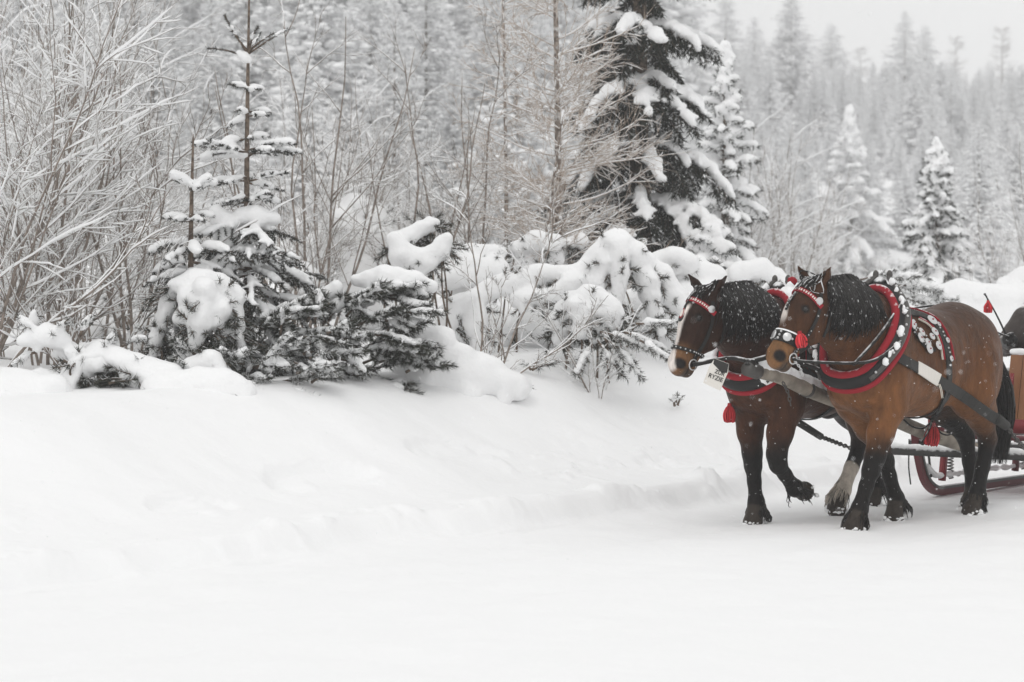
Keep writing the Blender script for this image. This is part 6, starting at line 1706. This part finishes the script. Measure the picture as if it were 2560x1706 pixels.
mb = MB(); lbox(mb, (-2.82, -0.99, 0.46), (-2.74, -0.94, 0.74)); under(sl, mb.build('corner_post', M['redpaint'], None))
for y in (-0.80, -0.66, -0.55): 
    mb = MB(); wtube(mb, [(-2.72, y, 0.50), (-2.70, y, 0.66), (-2.73, y - 0.02, 0.76)], 0.013, 8, 5); under(sl, mb.build('iron_hook', M['iron'], None))
# dashboard of upright boards, with red posts
for i in range(6):
    y0 = -0.56 + i * 0.115; mb = MB()
    z1 = 1.16 - 0.03 * abs(i - 2.5) / 2.5
    v = LW(np.array([(-3.25, y0, 0.55), (-3.25, y0 + 0.109, 0.55), (-3.38, y0, z1), (-3.38, y0 + 0.109, z1), (-3.28, y0, 0.55), (-3.28, y0 + 0.109, 0.55), (-3.41, y0, z1), (-3.41, y0 + 0.109, z1)]))
    mb.add(v, q=[[0, 1, 3, 2], [4, 6, 7, 5], [0, 2, 6, 4], [1, 5, 7, 3], [2, 3, 7, 6], [0, 4, 5, 1]]); under(sl, mb.build('dash_board', M['panel_wood'], None, smooth=False))
mb = MB(); V, Q = snow_shape([(LW(np.array([-3.395, -0.55, 1.155])), LW(np.array([-3.395, 0.12, 1.165])), 0.026, 0.03)], 0.012, 0.02, 0.01, 16); mb.add(V, q=Q); under(sl, mb.build('dash_snow', M['snow_soft'], None))
for y in (-0.50, 0.12):
    mb = MB(); wtube(mb, [(-3.20, y, 0.5), (-3.28, y, 0.98)], 0.02, 6, 5); under(sl, mb.build('dash_post', M['redpaint'], None))
mb = MB(); lbox(mb, (-2.98, -0.55, 0.51), (-2.88, 0.05, 0.62)); under(sl, mb.build('step_box', M['redpaint'], None))
mb = MB(); lbox(mb, (-4.35, -0.95, 0.78), (-3.80, 0.05, 0.84)); under(sl, mb.build('driver_seat', M['panel_wood'], None))
mb = MB(); lbox(mb, (-4.30, -0.90, 0.50), (-4.20, 0.0, 0.78)); under(sl, mb.build('seat_support', M['burgundy'], None))
for y in (-0.97, 0.07):
    mb = MB(); lbox(mb, (-5.4, y - 0.02, 0.5), (-3.5, y + 0.02, 0.80)); under(sl, mb.build('side_panel', M['burgundy'], None))

# ------------------------------------------------------------------ driver, mostly beyond the edge of the picture
dr = empty('person', LW(np.array([-4.0, -0.52, 0.84])))
tag(dr, 'seated sleigh driver in a dark brown leather jacket holding a whip', 'person')
f = Field((-4.5, -1.15, 0.40), (-2.95, 0.05, 2.0), 0.0145)
cx, cyy = -4.02, -0.54
f.ell((cx, cyy, 0.95), (0.17, 0.20, 0.16), 0.06)
f.chain([(cx, cyy, 0.98), (cx + 0.02, cyy, 1.22), (cx + 0.02, cyy, 1.42)], [0.18, 0.185, 0.17], 0.08, sy=0.85)
f.cap((cx + 0.02, cyy, 1.48), (cx + 0.04, cyy, 1.66), 0.075, 0.065, 0.05)
f.ell((cx + 0.07, cyy, 1.74), (0.095, 0.078, 0.115), 0.03); f.ell((cx + 0.10, cyy, 1.68), (0.065, 0.055, 0.06), 0.03)
f.cap((cx + 0.165, cyy, 1.745), (cx + 0.185, cyy, 1.715), 0.012, 0.016, 0.015)
for s in (1, -1):
    f.cap((cx + 0.06, cyy + 0.078 * s, 1.75), (cx + 0.05, cyy + 0.082 * s, 1.715), 0.015, 0.012, 0.01)
    sh = np.array([cx + 0.02, cyy + 0.20 * s, 1.43]); el = np.array([cx + 0.14, cyy + 0.31 * s, 1.19]); wr = np.array([-3.60, cyy + 0.13 * s, 1.24]); hd = np.array([-3.52, cyy + 0.10 * s, 1.255])
    f.chain([sh, el, wr], [0.095, 0.085, 0.06], 0.04); f.cap(wr, hd, 0.045, 0.042, 0.02, sy=1.2)
    for i in range(4):
        b = hd + [0.035, 0.012 * s, 0.03 - 0.021 * i]
        f.chain([b, b + [0.035, 0.005 * s, 0.0], b + [0.045, -0.03 * s, 0.0], b + [0.015, -0.045 * s, 0.0]], [0.0135, 0.0135, 0.0125, 0.011][:4], 0.008)
    f.chain([hd + [0.0, -0.03 * s, 0.03], hd + [0.04, -0.045 * s, 0.045], hd + [0.065, -0.03 * s, 0.045]], [0.016, 0.014, 0.012], 0.01)
    kn = np.array([cx + 0.47, cyy + 0.13 * s, 0.92]); an = np.array([cx + 0.52, cyy + 0.13 * s, 0.58])
    f.chain([(cx + 0.02, cyy + 0.11 * s, 0.92), kn, an], [0.11, 0.085, 0.058], 0.05); f.cap(an + [0, 0, -0.03], an + [0.15, 0, -0.045], 0.05, 0.045, 0.03)
f.rough(0.006, 16, 2)
V, Q = f.net(); V = relax(V, Q, 1)
C = np.tile(np.array([0.045, 0.034, 0.03]), (len(V), 1))
C[V[:, 2] < 0.97] = (0.03, 0.03, 0.035)
C[(V[:, 2] < 0.62)] = (0.02, 0.018, 0.016)
C[(V[:, 0] > -3.63) & (V[:, 2] > 1.1)] = (0.016, 0.015, 0.015)
C[V[:, 2] > 1.56] = (0.42, 0.25, 0.19)
for s in (1, -1):
    C[np.linalg.norm(V - [cx + 0.155, cyy + 0.032 * s, 1.757], axis=1) < 0.014] = (0.02, 0.015, 0.012)
C[np.linalg.norm((V - [cx + 0.165, cyy, 1.668]) * [1, 0.5, 1.6], axis=1) < 0.016] = (0.28, 0.1, 0.09)
M['clothes'] = add_bump(new_mat('clothes', (0.05, 0.04, 0.035), 0.5, 0.35), 22, 0.5, 0.02); l_ = M['clothes'].node_tree.links
add_snow_top(M['clothes'], use_col(M['clothes']), 0.75, 1.1, 18, 0.9, 0.8)
mb = MB(); mb.add(LW(V), q=Q); under(dr, mb.build('body', M['clothes'], None, col=C))
M['fur'] = add_bump(new_mat('fur_hat', (0.05, 0.032, 0.025), 0.9, 0.1), 90, 1.0, 0.02)
mb = MB(); g = Field((cx - 0.25, cyy - 0.25, 1.6), (cx + 0.3, cyy + 0.25, 2.05), 0.012)
g.ell((cx + 0.05, cyy, 1.80), (0.135, 0.135, 0.10), 0.03)
for s in (1, -1): g.cap((cx + 0.04, cyy + 0.11 * s, 1.80), (cx + 0.03, cyy + 0.10 * s, 1.66), 0.045, 0.035, 0.03)
g.ell((cx + 0.16, cyy, 1.715), (0.10, 0.085, 0.08), 0.01, cut=True); g.rough(0.02, 30, 2)
V, Q = g.net(); mb.add(LW(V), q=Q); under(dr, mb.build('fur_hat', M['fur'], None))
mb = MB(); wtube(mb, [(cx + 0.02, cyy - 0.10, 1.50), (cx + 0.13, cyy - 0.07, 1.49), (cx + 0.16, cyy, 1.47), (cx + 0.13, cyy + 0.07, 1.49), (cx + 0.02, cyy + 0.10, 1.50), (cx - 0.07, cyy, 1.52), (cx + 0.02, cyy - 0.10, 1.50)], 0.04, 30, 8); under(dr, mb.build('jacket_collar', M['fur'], None))
# whip with a red tassel
wh = empty('whip', LW(np.array([-3.5, -0.64, 1.26]))); tag(wh, 'thin black whip with a small red tassel above the horse rump', 'whip')
w0, w1 = near.w2l(P(2512, 832, 20.1)), near.w2l(P(2462, 736, 20.0))
mb = MB(); wtube(mb, [(-3.50, -0.645, 1.20), w0, w0 * 0.5 + w1 * 0.5 + [0, 0, 0.015], w1], [0.011, 0.009, 0.007, 0.006], 16, 5); blobs(mb, [LW(w1)], [[0.012] * 3], rng, ICO1, 0.0); under(wh, mb.build('whip_stick', M['leather'], None))
tt = near.w2l(P(2470, 756, 20.0)); mb = MB(); wtube(mb, [w1, w1 * 0.4 + tt * 0.6 + [0, 0, 0.02], tt], 0.005, 8, 4); under(wh, mb.build('whip_cord', M['leather'], None))
o = tassel('tassel', LW(tt), 0.085, 0.036, None, n=110, seed=5); under(wh, o)
# ------------------------------------------------------------------ falling snow and the air itself
rng = np.random.RandomState(111)
n = 7000; Y = 5.0 + 26.0 * rng.rand(n) ** 0.6; px = -100 + 2760 * rng.rand(n); py = -60 + 1500 * rng.rand(n)
C = np.stack([(px - 1280) / FPX * Y, Y, CAMZ - (py - HOR) / FPX * Y], 1)
keep = np.array([C[i, 2] > hgt(C[i, 0], C[i, 1]) + 0.05 for i in range(n)])
C = C[keep]; r = 0.0017 + 0.0030 * rng.rand(len(C), 1) ** 2.6
mb = MB(); blobs(mb, C, r * (0.7 + 0.6 * rng.rand(len(C), 3)), rng, OCTA, 0.15)
fl = mb.build('falling_snow', M['snow_soft']); tag(fl, 'fine snowflakes drifting down in front of the horses', 'snow', kind='stuff')

hz = bpy.data.materials.new('haze'); hz.use_nodes = True
hn_ = hz.node_tree.nodes; hn_.remove(hn_['Principled BSDF'])
pv = hn_.new('ShaderNodeVolumePrincipled'); pv.inputs['Color'].default_value = (0.985, 0.987, 0.99, 1); pv.inputs['Density'].default_value = 0.0016; pv.inputs['Anisotropy'].default_value = 0.2
hz.node_tree.links.new(pv.outputs[0], hn_['Material Output'].inputs['Volume'])
me = bpy.data.meshes.new('haze')
x0, x1, y0, y1, z0, z1 = -900, 900, -760, 960, -2.0, 115.0
vv = [(x, y, z) for x in (x0, x1) for y in (y0, y1) for z in (z0, z1)]
me.from_pydata(vv, [], [(0, 1, 3, 2), (4, 6, 7, 5), (0, 4, 5, 1), (2, 3, 7, 6), (0, 2, 6, 4), (1, 5, 7, 3)])
o = obj('haze', me, hz); tag(o, 'thin white winter haze between the trees', 'haze', kind='stuff')

# what nobody would count one by one inside a thing
for o in bpy.data.objects:
    if o.parent is not None and o.name.split('.')[0] in ('needles', 'twigs', 'stud', 'hame_stud', 'snow_load', 'twig', 'twig_snow', 'branch', 'branch_snow', 'leg_feather', 'hoof_snow', 'collar_snow', 'mane', 'forelock', 'tail', 'pole_snow', 'runner_snow', 'bar_snow', 'noseband_snow', 'dash_snow'):
        o['kind'] = 'stuff'
